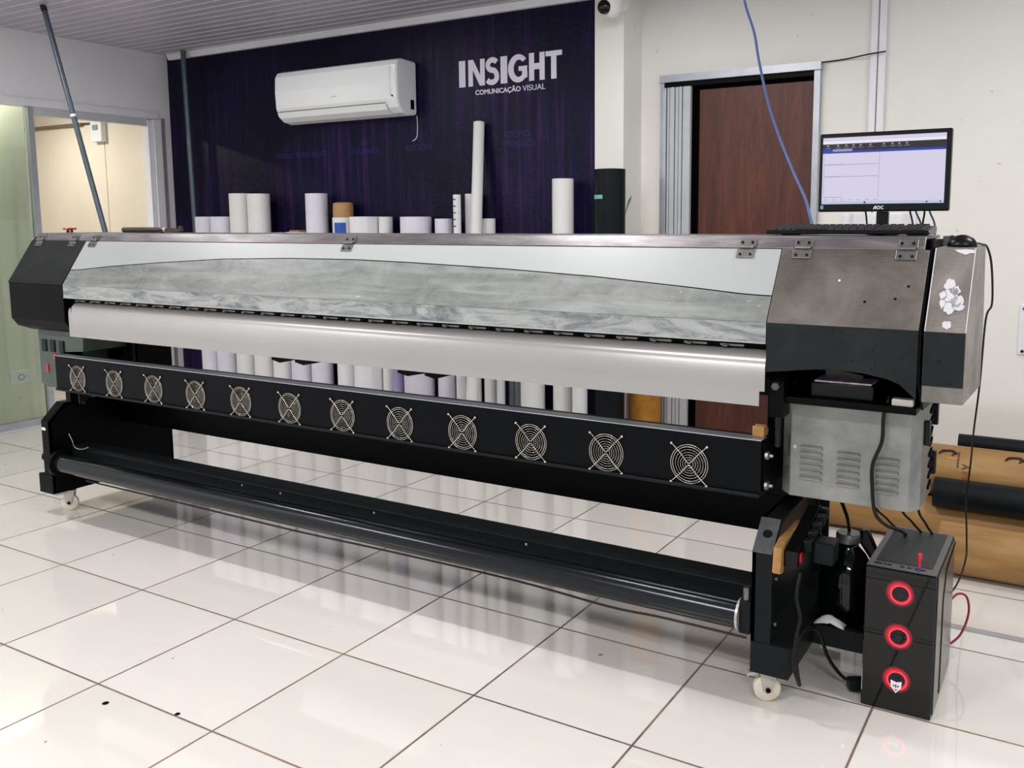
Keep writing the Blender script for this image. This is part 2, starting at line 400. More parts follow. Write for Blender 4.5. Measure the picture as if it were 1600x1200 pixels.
gl = link('glass_pane', box(B(), LX-.03, LX-.024, .44, 2.258, .05, 2.404), M['glass'], wfo)
# neighbouring room seen through glass and doorway
struct('wall_far_left', box(B(), LX-.32, LX-.27, .0, 2.38, 0, 2.75), M['beige2'])
struct('wall_next_room', box(B(), -6.2, LX-.081, WY-.02, WY+.12, 0, 2.43), M['beige'])
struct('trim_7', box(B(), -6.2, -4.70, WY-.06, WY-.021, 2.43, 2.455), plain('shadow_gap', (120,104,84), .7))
struct('trim_8', box(B(), -6.2, LX-.081, WY-.03, WY+.12, 2.456, 2.95), M['beige'])
struct('trim_9', box(B(), -4.413, -4.409, WY-.0225, WY-.0195, 0, 2.45), plain('panel_seam', (150,140,124), .7))
struct('ceiling_next_room', box(B(), -6.2, LX-.081, -1, 4.2, 2.9, 2.95), M['wall_l'])
struct('wall_next_room_side', box(B(), -6.3, -6.2, -1, 4.2, 0, 2.95), M['beige'])
bx = empty('breaker_box', (-4.45, WY-.021, 2.36), 'small white breaker box high on the beige wall beyond the doorway', 'breaker box')
link('case', box(B(), -4.53, -4.37, WY-.075, WY-.021, 2.27, 2.455), M['socket'], bx, bevel=.006)
link('breaker', box(B(), -4.49, -4.42, WY-.082, WY-.0755, 2.375, 2.42), plain('breaker_green', (120,150,140), .5), bx)
link('wire', tube(B(), [(-4.42,WY-.04,2.46),(-4.38,WY-.05,2.50),(-4.33,WY-.03,2.47),(-4.30,WY-.03,2.52)], .006), M['cord'], bx)

def wall_socket(name, c, ax, w, h, label, cat):
    e = empty(name, c, label, cat); x, y, z = c
    pl = B()
    if ax == 'X': box(pl, x, x+.012, y-w/2, y+w/2, z-h/2, z+h/2)
    else: box(pl, x-w/2, x+w/2, y-.012, y, z-h/2, z+h/2)
    link('cover_plate', pl, M['socket'], e, bevel=.005)
    rr = B()
    if ax == 'X': lathe(rr, [(.026,0),(.026,.004),(.018,.004),(.018,0)], (x+.0125,y,z), 'X', 20, True)
    else: lathe(rr, [(.055,0),(.075,-.01),(.05,-.012),(.045,0)], (x,y-.0125,z), 'Y', 24, True)
    link('socket_ring', rr, M['alu'] if ax=='X' else M['peel'], e, smooth=True)
    return e
wall_socket('wall_outlet', (LX-.27, 2.205, .345), 'X', .155, .11, 'white wall outlet low behind the glass panel', 'outlet')
so = wall_socket('wall_plate', (3.185, RY, .94), 'Y', .25, .27, 'white plate screwed to the cream wall at the right edge of the photo', 'wall plate')
for dx in (-.1,.1):
    for dz in (-.115,.115):
        link('screw', cyl(B(), (3.185+dx,RY-.012,.94+dz), (3.185+dx,RY-.018,.94+dz), .008, seg=12), M['cord'], so)

# ------------------------------------------------------------------ doorway with wooden panel and folding door
dr = B(); box(dr, .968, 1.975, RY-.05, RY-.0005, 2.395, 2.44); box(dr, .968, .995, RY-.035, RY-.0005, 0, 2.395); box(dr, 1.935, 1.97, RY-.035, RY-.0005, 0, 2.395)
d1 = struct('door_1', dr, M['alu'])
link('wood_panel', box(B(), 1.22, 1.935, RY+.004, RY+.04, .005, 2.34), M['wood'], d1)
link('dark_gap', box(B(), .998, 1.95, RY+.06, RY+.1, .0, 2.4), M['deep'], d1)
link('runner_rail', box(B(), 1.0, 1.935, RY-.03, RY-.004, 2.365, 2.394), M['black'], d1)
fd = empty('folding_door', (1.09, RY-.03, 0), 'grey folding plastic door bunched at the left of the wooden panel', 'folding door')
fx = 1.0
for k, w in enumerate((.03,.02,.035,.026,.024,.055)):
    link('door_slat', box(B(), fx, fx+w-.004, RY-.075+.006*(k%2), RY-.036, .02, 2.36), M['alu'] if k in (0,) else M['pvc_door'], fd, bevel=.004); fx += w
# wire, conduits
tag(link('thin_wire', tube(B(), [(1.972,RY-.02,2.436),(2.1,RY-.012,2.443),(2.235,RY-.05,2.452),(2.33,RY-.05,2.459)], .004), M['cord']),
    'short black wire strung from the door frame to the white conduits', 'wire')
for x, lb in ((2.26,'left of the two white conduits running up the wall behind the monitor'),(2.305,'right of the two white conduits running up the wall behind the monitor')):
    tag(link('conduit', box(B(), x-.02, x+.02, RY-.028, RY, .9, CZ), M['socket'], bevel=.008), lb, 'conduit', 'conduits on the right wall')
wu = empty('wall_box', (2.32, RY, 1.53), 'rounded white box fixed to the wall behind the monitor stand', 'wall box')
link('housing', prism(B(), [(2.15,RY),(2.19,RY-.07),(2.26,RY-.1),(2.40,RY-.1),(2.46,RY-.07),(2.49,RY)], 1.49, 1.57, 'Z'), M['socket'], wu, bevel=.01)
link('mounting_plate', box(B(), 2.12, 2.52, RY-.012, RY-.0005, 1.44, 1.56), M['socket'], wu, bevel=.004)
# cctv dome
dc = empty('security_camera', (.80, WY-.1, 2.83), 'white dome security camera at the top of the white pillar', 'security camera')
link('mount', cyl(B(), (.80,WY,2.86), (.80,WY-.12,2.86), .06), M['dome'], dc, smooth=True)
link('shell', lathe(B(), [(.002,-.085),(.04,-.075),(.066,-.045),(.075,0),(.07,.05),(.05,.08)], (.80,WY-.13,2.83), 'Z'), M['dome'], dc, smooth='all')
link('lens', lathe(B(), [(.002,-.03),(.03,-.026),(.042,-.005),(.044,.02)], (.785,WY-.195,2.805), 'Y'), M['gloss'], dc, smooth='all')

# leaning pipes
pp = empty('leaning_pipe', (-2.03,2.181,0), 'thin grey pipe leaning from floor to ceiling in front of the doorway', 'pipe')
link('tube', cyl(B(), (-2.03,2.181,.0), (-2.595,1.895,2.92), .017), M['pipe'], pp, smooth=True)
link('end_cap', cyl(B(), (-2.593,1.896,2.91), (-2.603,1.892,2.949), .02), M['bakelite'], pp, smooth=True)
link('joint', cyl(B(), (-2.462,1.962,2.235), (-2.4655,1.960,2.252), .0185), M['socket'], pp, smooth=True)
tag(link('upright_pipe', cyl(B(), (-3.10,3.40,0), (-3.174,3.40,2.95), .022), M['pipe'], smooth=True),
    'dark grey pipe standing upright against the navy wall near its left corner', 'pipe')

# ------------------------------------------------------------------ lettering on the navy wall
ls = empty('wall_lettering', (0, WY, 2.5), 'white vinyl words INSIGHT COMUNICAÇÃO VISUAL on the navy wall', 'sign')
def arc(cx, cz, rx, rz, a0, a1, n=22): return [(cx+rx*math.cos(math.radians(a0+(a1-a0)*i/n)), cz+rz*math.sin(math.radians(a0+(a1-a0)*i/n))) for i in range(n+1)]
def band(out, inn): return out+inn[::-1]
def letter(poly_list, x, w):
    bm = B()
    for k, p in enumerate(poly_list): prism(bm, [(x+a*w, 2.448+b*.176) for a, b in p], WY-.005-.00006*k, WY-.0005, 'Y')
    link('letter', bm, M['vinyl'], ls)
def strokeS():
    # centre line of an S, thickened
    cl = arc(.52,.74,.33,.175,28,180,16)+arc(.50,.74,.31,.20,180,262,8)[1:]+arc(.50,.27,.34,.27,86,0,10)[1:]+arc(.48,.27,.36,.19,0,-152,16)[1:]
    L, R_ = [], []; th = .135
    for i, p in enumerate(cl):
        a = cl[max(i-1,0)]; b = cl[min(i+1,len(cl)-1)]; dx, dz = b[0]-a[0], b[1]-a[1]; l = math.hypot(dx*.8, dz) or 1
        nx, nz = -dz/l, dx*.8/l; L.append((p[0]+nx*th*1.15, p[1]+nz*th*.75)); R_.append((p[0]-nx*th*1.15, p[1]-nz*th*.75))
    return [[L[i],L[i+1],R_[i+1],R_[i]] for i in range(len(cl)-1)]
def strokeG():
    o = arc(.53,.5,.53,.515,40,322,34); i_ = arc(.56,.5,.27,.315,44,318,34)
    q = [[o[k],o[k+1],i_[k+1],i_[k]] for k in range(34)]
    q += [[(.56,.57),(1.0,.57),(1.0,.40),(.56,.40)], [(.74,.5),(1.0,.5),(1.0,.14),(.74,.14)]]
    return q
I_ = [[(0,0),(1,0),(1,1),(0,1)]]
letter(I_, -.430, .052)
letter([[(0,0),(.27,0),(.27,1),(0,1)], [(.0,1),(.30,1),(1,0),(.70,0)], [(.73,0),(1,0),(1,1),(.73,1)]], -.352, .135)
letter(strokeS(), -.212, .112)
letter(I_, -.088, .052)
letter(strokeG(), -.028, .150)
letter([[(0,0),(.32,0),(.32,1),(0,1)], [(.3,.40),(.7,.40),(.7,.62),(.3,.62)], [(.68,0),(1,0),(1,1),(.68,1)]], .136, .118)
letter([[(.34,0),(.66,0),(.66,.85),(.34,.85)], [(0,.82),(1,.82),(1,1),(0,1)]], .262, .122)
link('tagline', moved(text_bm('COMUNICAÇÃO', .365, .048, .024), (-.298, WY-.001, 2.381)), M['vinyl'], ls)
link('tagline', moved(text_bm('VISUAL', .175, .036, -.002), (.082, WY-.001, 2.388)), M['vinyl'], ls)
for body, x0, x1, z0, z1, lab in (('ESTAGIO TRANSPARENTE',-2.23,-1.69,2.035,2.075,'lower left of the air conditioner'),('AD\nCOLA BRANCA',-1.463,-1.17,2.035,2.14,'below the left half of the air conditioner'),
        ('AD\nBLACKOUT',-.925,-.675,2.04,2.145,'below the right end of the air conditioner'),('ADESIVO\nIMPRESSOS',-.075,.175,2.03,2.135,'right of the tall leaning roll')):
    c = text_bm(body, x1-x0, z1-z0, .0, .0006)
    if '\n' in body and body.startswith('AD\n'):   # centre the short upper word
        up = [v for v in c.verts if v.co.z > (z1-z0)*.5]; mx = max(v.co.x for v in up)
        for v in up: v.co.x += (x1-x0-mx)/2
    tag(link('wall_marking', moved(c, (x0, WY-.0005, z0)), M['faint']), 'faint blue stencilled words on the navy wall %s' % lab, 'marking', 'faint shelf words on the navy wall')

# ------------------------------------------------------------------ air conditioner
ac = empty('air_conditioner', (-1.4, WY, 2.46), 'white split air conditioner mounted high on the navy wall', 'air conditioner')
prof = [(WY-.001,2.655),(3.33,2.66),(3.285,2.645),(3.262,2.61),(3.256,2.50),(3.262,2.385),(3.285,2.325),(3.33,2.29),(3.40,2.275),(WY-.001,2.285)]
body = prism(B(), prof, -1.985, -.80); link('casing', body, M['ac'], ac, bevel=.022, seg=4)
link('air_flap', prism(B(), [(3.2585,2.352),(3.2545,2.352),(3.279,2.312),(3.325,2.284),(3.33,2.287),(3.284,2.318)], -1.95, -.90), M['ac'], ac)
link('flap_seam', box(B(), -1.95,-.90, 3.2535,3.2575,2.3525,2.3575), M['pc_edge'], ac)
link('front_ridge', box(B(), -.868,-.85, 3.252,3.262,2.41,2.60), M['ac'], ac, bevel=.004)
bd_ = B()
for x0, w in ((-1.40,.006),(-1.388,.006),(-1.377,.020)): box(bd_, x0, x0+w, 3.2535, 3.2565, 2.43, 2.436)
link('badge', bd_, plain('faint_badge', (196,198,200), .4), ac)
link('status_light', cyl(B(),(-.838,3.262,2.40),(-.838,3.254,2.40),.006,seg=12), M['cord'], ac)
link('pipe_notch', box(B(), -.802,-.796,3.41,3.445,2.32,2.385), M['deep'], ac)
for x in (-1.75,-1.2): link('clip', box(B(), x,x+.04,3.40,3.44,2.655,2.668), M['ac'], ac)
link('drain_wire', tube(B(), [(-.80,WY-.012,2.28),(-.79,WY-.02,2.2),(-.80,WY-.02,2.13),(-.83,WY-.03,2.105)], .0025), M['socket'], ac)

# ------------------------------------------------------------------ media rolls
GW = 'rolls of media standing along the navy wall'
def spiral_roll(bm, cx, cy, z0, z1, rx, ry=None, seam=200, th=.006, core=.35, seg=40, slant=0):
    ry = ry or rx; out0, out1, in0, in1 = [], [], [], []
    for i in range(seg+1):
        t = 2*PI*i/seg; a = math.radians(seam)+t; k = 1-th/rx*(i/seg)
        x, y = rx*k*math.cos(a), ry*k*math.sin(a); zz = z1+slant*x/rx
        out0.append(bm.verts.new((cx+x, cy+y, z0))); out1.append(bm.verts.new((cx+x, cy+y, zz)))
        in1.append(bm.verts.new((cx+x*core, cy+y*core, zz))); in0.append(bm.verts.new((cx+x*core, cy+y*core, zz-.15)))
    for i in range(seg):
        bm.faces.new((out0[i],out0[i+1],out1[i+1],out1[i])); bm.faces.new((out1[i],out1[i+1],in1[i+1],in1[i])); bm.faces.new((in1[i],in1[i+1],in0[i+1],in0[i]))
    bm.faces.new((out0[0],out1[0],out1[-1],out0[-1])); bm.faces.new(in0[:-1]); bm.faces.new(out0[:-1])
    return bm
def roll(x0, x1, top, mat, label, y=3.36, seam=200, th=.006, slant=0, core=.35):
    r = (x1-x0)/2; cx = (x0+x1)/2; ry = min(r, WY-.01-y)
    o = link('media_roll', moved(spiral_roll(B(), 0, 0, 0, top, r, ry, seam, th, core, 40, slant), (0,0,0)), M[mat], None, smooth=True)
    o.location = (cx, y, .001); return tag(o, label, 'roll', GW)
roll(-3.038,-2.868,1.583,'lilac','short white roll nearest the dark upright pipe, first of the row')
roll(-2.845,-2.648,1.582,'lilac','short white roll second from the dark upright pipe, left of the tall pair', seam=170, th=.02)
roll(-2.611,-2.428,1.764,'paper_c','tall white roll, left one of the tall pair near the pipe')
roll(-2.402,-2.215,1.758,'paper_c','tall white roll with open edge, right one of the tall pair', seam=215, th=.02)
roll(-2.19,-2.02,1.455,'paper','white roll whose top just peeks over the printer, right of the tall pair')
roll(-1.985,-1.80,1.46,'lilac','white roll with flat beige cap peeking over the printer, left of the lone tall roll')
tag(link('paper_scrap', box(B(), -1.95,-1.85,3.32,3.40,1.462,1.474), M['brownp'], bevel=.004), 'beige scrap lying on the roll that peeks over the printer', 'scrap')
roll(-1.772,-1.602,1.748,'lilac','lone tall white roll left of the brown topped one')
br = empty('wrapped_roll', (-1.44,3.38,0), 'white wrapped roll with brown paper top and blue label', 'roll', GW)
link('white_wrap', spiral_roll(B(), -1.44,3.38,.001,1.568,.082,.082,200,.004), M['paper'], br, smooth=True)
link('brown_paper_top', lathe(B(), [(.074,0),(.076,.05),(.073,.105),(.05,.112),(.02,.10)], (-1.44,3.38,1.5685)), M['brownp'], br, smooth=True)
lb = B()
for i in range(8):
    a0 = math.radians(-100+i*8); a1 = math.radians(-100+(i+1)*8); R1 = .0835
    vs = [lb.verts.new((-1.44+R1*math.cos(a), 3.38+R1*math.sin(a), z)) for a, z in ((a0,1.42),(a1,1.42),(a1,1.53),(a0,1.53))]; lb.faces.new(vs)
link('blue_label', lb, M['blue'], br)
roll(-1.333,-1.095,1.572,'paper','wide short white roll right of the brown topped one', seam=320, th=.012)
roll(-1.09,-.985,1.57,'paper_c','narrow short white roll touching the wide one right of the brown topped roll', 3.39)
roll(-.965,-.875,1.40,'purple','purple grey roll seen only in the gap under the skirt, near the middle', 3.34)
roll(-.850,-.605,1.568,'lilac','wide white roll with a slanting cut edge, in the middle of the row', seam=180, th=.03)
roll(-.563,-.428,1.553,'lilac','short lilac white roll left of the leaning one', seam=270, th=.01)
roll(-.405,-.355,1.38,'paper','slim white roll seen under the skirt, left of the leaning one', 3.40)
roll(-.345,-.235,1.72,'paper_c','tall white roll standing directly behind the leaning one', 3.425, seam=180, th=.02)
roll(-.225,-.113,1.552,'paper_c','short cream white roll right of the leaning one', 3.433, seam=285, th=.014)
roll(-.062,.0,1.40,'paper','slim white roll seen under the skirt, right of the leaning one', 3.36)
roll(.012,.072,1.38,'greyfilm','slim grey roll seen under the skirt beside the wide white one', 3.40)
roll(.085,.150,1.36,'greyfilm','dark grey roll seen under the skirt, touching the wide white one', 3.36)
roll(.160,.325,1.42,'paper_c','wide white roll seen under the skirt, left of the lone tall cream one', 3.33)
roll(.39,.53,1.799,'paper_c','lone tall cream white roll left of the black roll', seam=190, th=.004, core=.2)
roll(.575,.68,1.40,'paper','translucent white roll seen under the skirt, left of the black roll', 3.27, seam=240)
bk = empty('black_roll', (.79,3.38,0), 'tall thick black roll standing in front of the white pillar', 'roll', GW)
link('black_sheet', spiral_roll(B(), .79,3.37,.001,1.85,.097,.097,200,.004,.4), M['satin'], bk, smooth=True)
lb = B()
for i in range(6):
    a0 = math.radians(-152+i*10); a1 = math.radians(-152+(i+1)*10); R1 = .0985
    vs = [lb.verts.new((.79+R1*math.cos(a), 3.37+R1*math.sin(a), z)) for a, z in ((a0,1.668),(a1,1.668),(a1,1.692),(a0,1.692))]; lb.faces.new(vs)
link('teal_tape', lb, M['teal'], bk)
tag(link('tape_strip', prism(B(), [(3.50,1.56),(3.508,1.56),(3.56,1.66),(3.61,1.695),(3.60,1.665),(3.56,1.63)], .8225, .8235), M['teal_d']), 'strip of green tape stuck on the side of the white pillar', 'tape')
mr = empty('mustard_roll', (.945,3.6,0), 'mustard brown wrapped roll seen under the skirt between pillar and folding door', 'roll', GW)
link('wrap', spiral_roll(B(), .950,3.57,.001,1.38,.099,.099,200,.004), M['carpet'], mr, smooth=True)
# leaning white roll
lr = B(); cyl(lr, (-.09,3.07,.0), (-.245,3.45,2.20), .0395, .0375, 28); 
tag(link('leaning_roll', lr, M['paper_c'], smooth=True), 'long thin white roll leaning on the navy wall above the others', 'roll', GW)
LMID = empty('printed_sheet', (-.335,3.33,0), 'white rolled sheet with small dark marks behind the leaning roll', 'sheet')
link('sheet', spiral_roll(B(), -.345,3.32,.001,1.715,.028,.028,200,.006), M['paper'], LMID, smooth=True)
for z in (1.50,1.545,1.59,1.635,1.68): link('mark', box(B(), -.362,-.338,3.2905,3.2935,z,z+.006), M['cord'], LMID)

# pile of lying rolls on the right
GP = 'rolls lying in the pile on the right'
def lying(x0, x1, y, z, r, mat, label, core=.4):
    bm = lathe(B(), [(r*core,.12),(r*core,0),(r,0),(r,x1-x0),(r*core,x1-x0)], (x0,y,z), 'X', 40)
    o = link('lying_roll', bm, M[mat], None, smooth=True); return tag(o, label, 'roll', GP)
f1 = lying(2.872,4.7,2.465,.111,.11,'kraft','brown kraft wrapped roll lying frontmost on the floor beside the computer tower')
lying(2.25,4.7,2.855,.107,.105,'kraft','brown kraft wrapped roll lying on the floor, second row behind the front one')
lying(2.26,4.7,3.075,.107,.105,'kraft','brown kraft wrapped roll lying at the bottom of the pile, third from the front')
lying(2.27,4.7,3.30,.107,.105,'kraft','brown kraft wrapped roll lying at the bottom of the pile nearest the wall')
kr = empty('printed_kraft_roll', (3.4,2.97,.31), 'brown kraft wrapped roll with printed logos lying on top between the two black rolls', 'roll', GP)
KY, KZ, KR = 2.97, .318, .128
link('kraft_wrap', lathe(B(), [(.05,.12),(.05,0),(KR,0),(KR,2.4),(.05,2.4)], (2.28,KY,KZ), 'X', 48), M['kraft'], kr, smooth=True)
def wrap(bm, x, ang, R_):
    """lay flat XZ artwork (origin lower left) round the roll, facing the front"""
    for v in bm.verts:
        a = math.radians(ang)+v.co.z/R_; v.co = Vector((x+v.co.x, KY-R_*math.cos(a), KZ+R_*math.sin(a)))
    return bm
prt = plain('dark_print', (62,44,34), .6); prt2 = plain('orange_print', (196,120,74), .6); prt3 = plain('grey_print', (120,104,84), .6)
def logo():
    bm = B()
    pts = [(-.006,.010),(.008,.036),(.022,.040),(.05,.044),(.062,.042),(.082,.022),(.076,.010),(.066,.012),(.052,.026),(.03,.024),(.012,.018),(.004,.006)]
    prism(bm, pts, 0, .0005, 'Y')
    prism(bm, [(.052,.006),(.060,.002),(.074,.018),(.068,.024)], 0, .0005, 'Y')
    bmesh.ops.triangulate(bm, faces=bm.faces); return bm
for x in (2.80,3.085): link('printed_logo', wrap(logo(), x, 48, KR+.0012), prt, kr)
for x in (2.81,): 
    bm = B(); prism(bm, [(0,0),(.03,-.012),(.06,-.01),(.07,.0)], 0,.0005,'Y'); link('printed_swash', wrap(bm, x+.01, 46, KR+.001), prt2, kr)
def rotated_text(body, w, h, bold):
    bm = text_bm(body, w, h, bold, .0004); bmesh.ops.rotate(bm, verts=bm.verts, cent=(0,0,0), matrix=Matrix.Rotation(math.radians(90),3,'Y')); return bm
link('printed_letters', wrap(rotated_text('A', .03, .034, .03), 2.905, 34, KR+.0014), prt3, kr)
link('printed_letters', wrap(rotated_text('FL', .055, .034, .03), 2.908, 18, KR+.0014), prt2, kr)
sm_ = B()
for k in range(9): prism(sm_, [(0,-.010*k-.006),(.009,-.010*k-.007),(.009,-.010*k),(0,-.010*k)], 0, .0004, 'Y')
link('small_print', wrap(sm_, 2.882, 62, KR+.0014), prt, kr)
lying(3.0,4.7,3.203,.297,.102,'kraft','brown kraft wrapped roll lying in the upper layer of the pile against the wall')
lying(2.80,4.6,2.773,.264,.070,'satin','thicker black roll lying on the brown rolls, lower of the two black ones',.5)
lying(2.862,4.6,3.089,.440,.042,'satin','thin black roll lying on the very top of the pile',.5)
struct('trim_10', box(B(), 2.60, 5.5, 1.872, 1.908, .0, .004), plain('grey_floor_strip', (172,172,172), .4, .3))

# ------------------------------------------------------------------ the printer
XL, XC0, XC1, XR = -1.435, -.962, 2.552, 2.972
PR = empty('wide_format_printer', (.6, 1.2, 0), 'very long black and silver wide format printer filling the middle of the room', 'printer')
# feet
def foot(x0, x1, xin0, xin1, side):
    """C-shaped leg plate: web, front flange with a sloping nose, bottom and top flanges"""
    leg = B()
    yb = 1.70; w0, w1 = (x0, x0+.012) if side > 0 else (x1-.012, x1)
    nose = [(.965,.12),(.965,.505),(1.055,.592),(yb,.592),(yb,.12)]
    prism(leg, nose, w0, w1)                                       # web
    prism(leg, [(.965,.12),(.965,.505),(1.055,.592),(1.067,.58),(.978,.50),(.978,.12)], x0, x1)
    box(leg, x0, x1, 1.055, yb, .58, .592); box(leg, x0, x1, yb-.012, yb, .12, .592)
    l = link('base_leg', leg, M['satin'] if side > 0 else M['black'], PR)
    fb = B(); prism(fb, [(.962,.112),(.962,.215),(.985,.215),(1.0,.20),(yb,.20),(yb,.112)], xin0, xin1)
    link('foot_channel', fb, M['satin'] if side > 0 else M['black'], l, bevel=.003)
    return l
legR = foot(2.505, 2.568, 2.5055, 2.628, 1)
legL = foot(-1.352, -1.280, -1.405, -1.2805, -1)
# sloping plate with hole (right leg)
pb = B(); n = 24; cx_, cs = 2.5385, .5
def sl(u, v): # along slope 0..1, v = x
    return Vector((v, .9635+.09*u, .5065+.087*u))
hole = [(2.5385+.0155*math.cos(2*PI*i/n), .55+.115*math.sin(2*PI*i/n)) for i in range(n)]
sq = []
for i in range(n):
    a = 2*PI*i/n; c, s_ = math.cos(a), math.sin(a); k = 1/max(abs(c), abs(s_)); sq.append((2.5365+.0315*c*k, .5+.5*s_*k))
hv = [pb.verts.new(sl(v, u)+Vector((0,-.002,.002))) for u, v in hole]; sv = [pb.verts.new(sl(v, u)+Vector((0,-.002,.002))) for u, v in sq]
for i in range(n): pb.faces.new((hv[i],hv[(i+1)%n],sv[(i+1)%n],sv[i]))
pl = link('nose_plate', pb, worn('scuffed_grey_plate', (78,80,82), (96,98,100), (128,130,130), .4, .5, nsc=9), legR)
dh = B(); dh.faces.new([dh.verts.new(sl(2.5385+.018*math.cos(2*PI*i/n), .55+.14*math.sin(2*PI*i/n))+Vector((0,-.001,.001))) for i in range(n)]); link('nose_hole', dh, M['deep'], legR)
link('white_label', box(B(), -1.348,-1.315,.9635,.9645,.455,.47), M['socket'], legL)
for (x, z) in ((2.573,.42),(2.573,.27)): link('screw', cyl(B(), (2.569,1.0,z),(2.576,1.0,z),.006,seg=10), M['screw'], legR)
def caster(x, y, parent, ang):
    rot = Matrix.Rotation(math.radians(ang), 3, 'Z')
    wh = lathe(B(), [(.012,-.014),(.038,-.014),(.043,-.010),(.043,.010),(.038,.014),(.012,.014)], (0,0,0), 'X', 32)
    link('caster_wheel', moved(wh, (x,y,.044), rot), M['nylon'], parent, smooth=True)
    f = B()
    for s_ in (1,-1): prism(f, [(-.028,.108),(.030,.108),(.026,.085),(.012,.036),(-.004,.03),(-.016,.042)], .0185*s_, .0215*s_)
    box(f, -.0215,.0215,-.028,.03,.098,.1105); prism(f, [(-.028,.108),(-.062,.098),(-.067,.085),(-.055,.088),(-.03,.090)], -.014,.014)
    link('caster_fork', moved(f, (x,y,.0), rot), M['castor'], parent, bevel=.002)
    link('caster_axle', moved(cyl(B(), (-.026,0,.044),(.026,0,.044),.008,seg=14), (x,y,0), rot), M['black'], parent)
for (x, y, p_, an) in ((2.545,1.02,legR,-62),(-1.30,1.06,legL,-48),(2.545,1.62,legR,20),(-1.33,1.62,legL,10)): caster(x, y, p_, an)
# beams between the feet
link('rear_crossbar', box(B(), -1.279, 2.504, 1.40, 1.50, .422, .70), M['black'], PR, bevel=.006)
for x in (-1.33,2.44): link('support_column', box(B(), x, x+.13 if x>0 else x+.33, 1.30, 1.52, .593, 1.0), M['black'], PR, bevel=.004)
cbk = B(); box(cbk, -1.06,-1.03,1.27,1.299,.70,.99); box(cbk, -.995,-.985,1.27,1.299,.70,.99); box(cbk,-1.06,-.985,1.285,1.299,.70,.99); prism(cbk,[(1.0,.70),(1.0,.62),(1.22,.70)],-1.06,-1.05)
link('slotted_bracket', cbk, M['satin'], PR)
link('guide_beam', prism(B(), [(1.085,.215),(1.075,.345),(1.09,.357),(1.17,.357),(1.18,.345),(1.18,.215)], -1.279, 2.504), M['satin'], PR, bevel=.003)
rl = link('take_up_roller', lathe(B(), [(.03,0),(.0475,0),(.0475,.02),(.0475,3.675),(.03,3.675)], (-1.215,.985,.285), 'X', 40), M['tube'], PR, smooth=True)
link('roller_hub', lathe(B(), [(.045,0),(.068,.004),(.068,.03),(.05,.034)], (-1.252,.985,.285), 'X', 32), M['black'], rl, smooth=True)
link('end_collar', lathe(B(), [(.04,0),(.052,0),(.052,.008),(.04,.008)], (2.4605,.985,.285), 'X', 32), M['castor'], rl, smooth=True)
link('bearing_block', box(B(), 2.469,2.5045,.955,1.02,.235,.345), M['satin'], rl, bevel=.004)
link('adjust_bolt', cyl(B(), (2.487,.97,.345),(2.487,.97,.385),.010,seg=10), M['hinge'], rl)
link('adjust_knob', lathe(B(), [(.012,0),(.026,.003),(.026,.028),(.012,.032)], (-1.392,1.0,.30), 'X', 24), M['black'], rl, smooth=True)
tag(link('hanging_wire', tube(B(), [(-1.0,.975,.226),(-.3,.98,.222),(.35,.955,.23),(.6,.98,.218),(1.0,.975,.226),(1.6,.985,.222),(2.0,.97,.214),(2.2,.965,.222),(2.49,.97,.218)], .004, 6), M['cord']), 'black cord strung just under the take up roller from end to end', 'cord')
for x in (.05,.85,1.6,.3): link('rivet', lathe(B(), [(.001,-.003),(.005,-.001),(.005,0)], (x,1.0745,.33), 'Y', 10), M['screw'], PR, smooth=True)

link('cable_tie', tube(B(), [(-1.20,1.02,.44),(-1.19,1.03,.40),(-1.19,1.04,.365),(-1.15,1.05,.355),(-1.10,1.06,.37)], .0022), M['castor'], PR, smooth='all')
# fan duct with twelve openings
DY0, DY1, DZ0, DZ1, DX0, DX1 = .966, 1.055, .684, .862, -1.184, 2.525
dct = B(); FX = [-.993+.2986*i for i in range(12)]; FZ = .760; HR = .057; NH = 32
def quad(bm, pts): bm.faces.new([bm.verts.new(p) for p in pts])
edges_x = [DX0]+[(FX[i]+FX[i+1])/2 for i in range(11)]+[DX1]
for i, fx in enumerate(FX):
    xa, xb = fx-.066, fx+.066; za, zb = FZ-.066, FZ+.066
    quad(dct, [(edges_x[i],DY0,DZ0),(edges_x[i+1],DY0,DZ0),(edges_x[i+1],DY0,za),(edges_x[i],DY0,za)])
    quad(dct, [(edges_x[i],DY0,zb),(edges_x[i+1],DY0,zb),(edges_x[i+1],DY0,DZ1),(edges_x[i],DY0,DZ1)])
    quad(dct, [(edges_x[i],DY0,za),(xa,DY0,za),(xa,DY0,zb),(edges_x[i],DY0,zb)])
    quad(dct, [(xb,DY0,za),(edges_x[i+1],DY0,za),(edges_x[i+1],DY0,zb),(xb,DY0,zb)])
    h, s_, d = [], [], []
    for k in range(NH):
        a = 2*PI*k/NH+PI/4; c, sn = math.cos(a), math.sin(a); m_ = .066/max(abs(c),abs(sn))
        h.append(dct.verts.new((fx+HR*c,DY0,FZ+HR*sn))); s_.append(dct.verts.new((fx+m_*c,DY0,FZ+m_*sn))); d.append(dct.verts.new((fx+HR*c,DY0+.03,FZ+HR*sn)))
    for k in range(NH):
        j = (k+1)%NH; dct.faces.new((h[k],s_[k],s_[j],h[j])); dct.faces.new((h[k],h[j],d[j],d[k]))
    dct.faces.new(d)
quad(dct, [(DX0,DY0,DZ1),(DX1,DY0,DZ1),(DX1,DY1,DZ1),(DX0,DY1,DZ1)]); quad(dct, [(DX0,DY0,DZ0),(DX1,DY0,DZ0),(DX1,DY1,DZ0),(DX0,DY1,DZ0)])
quad(dct, [(DX0,DY1,DZ0),(DX1,DY1,DZ0),(DX1,DY1,DZ1),(DX0,DY1,DZ1)])
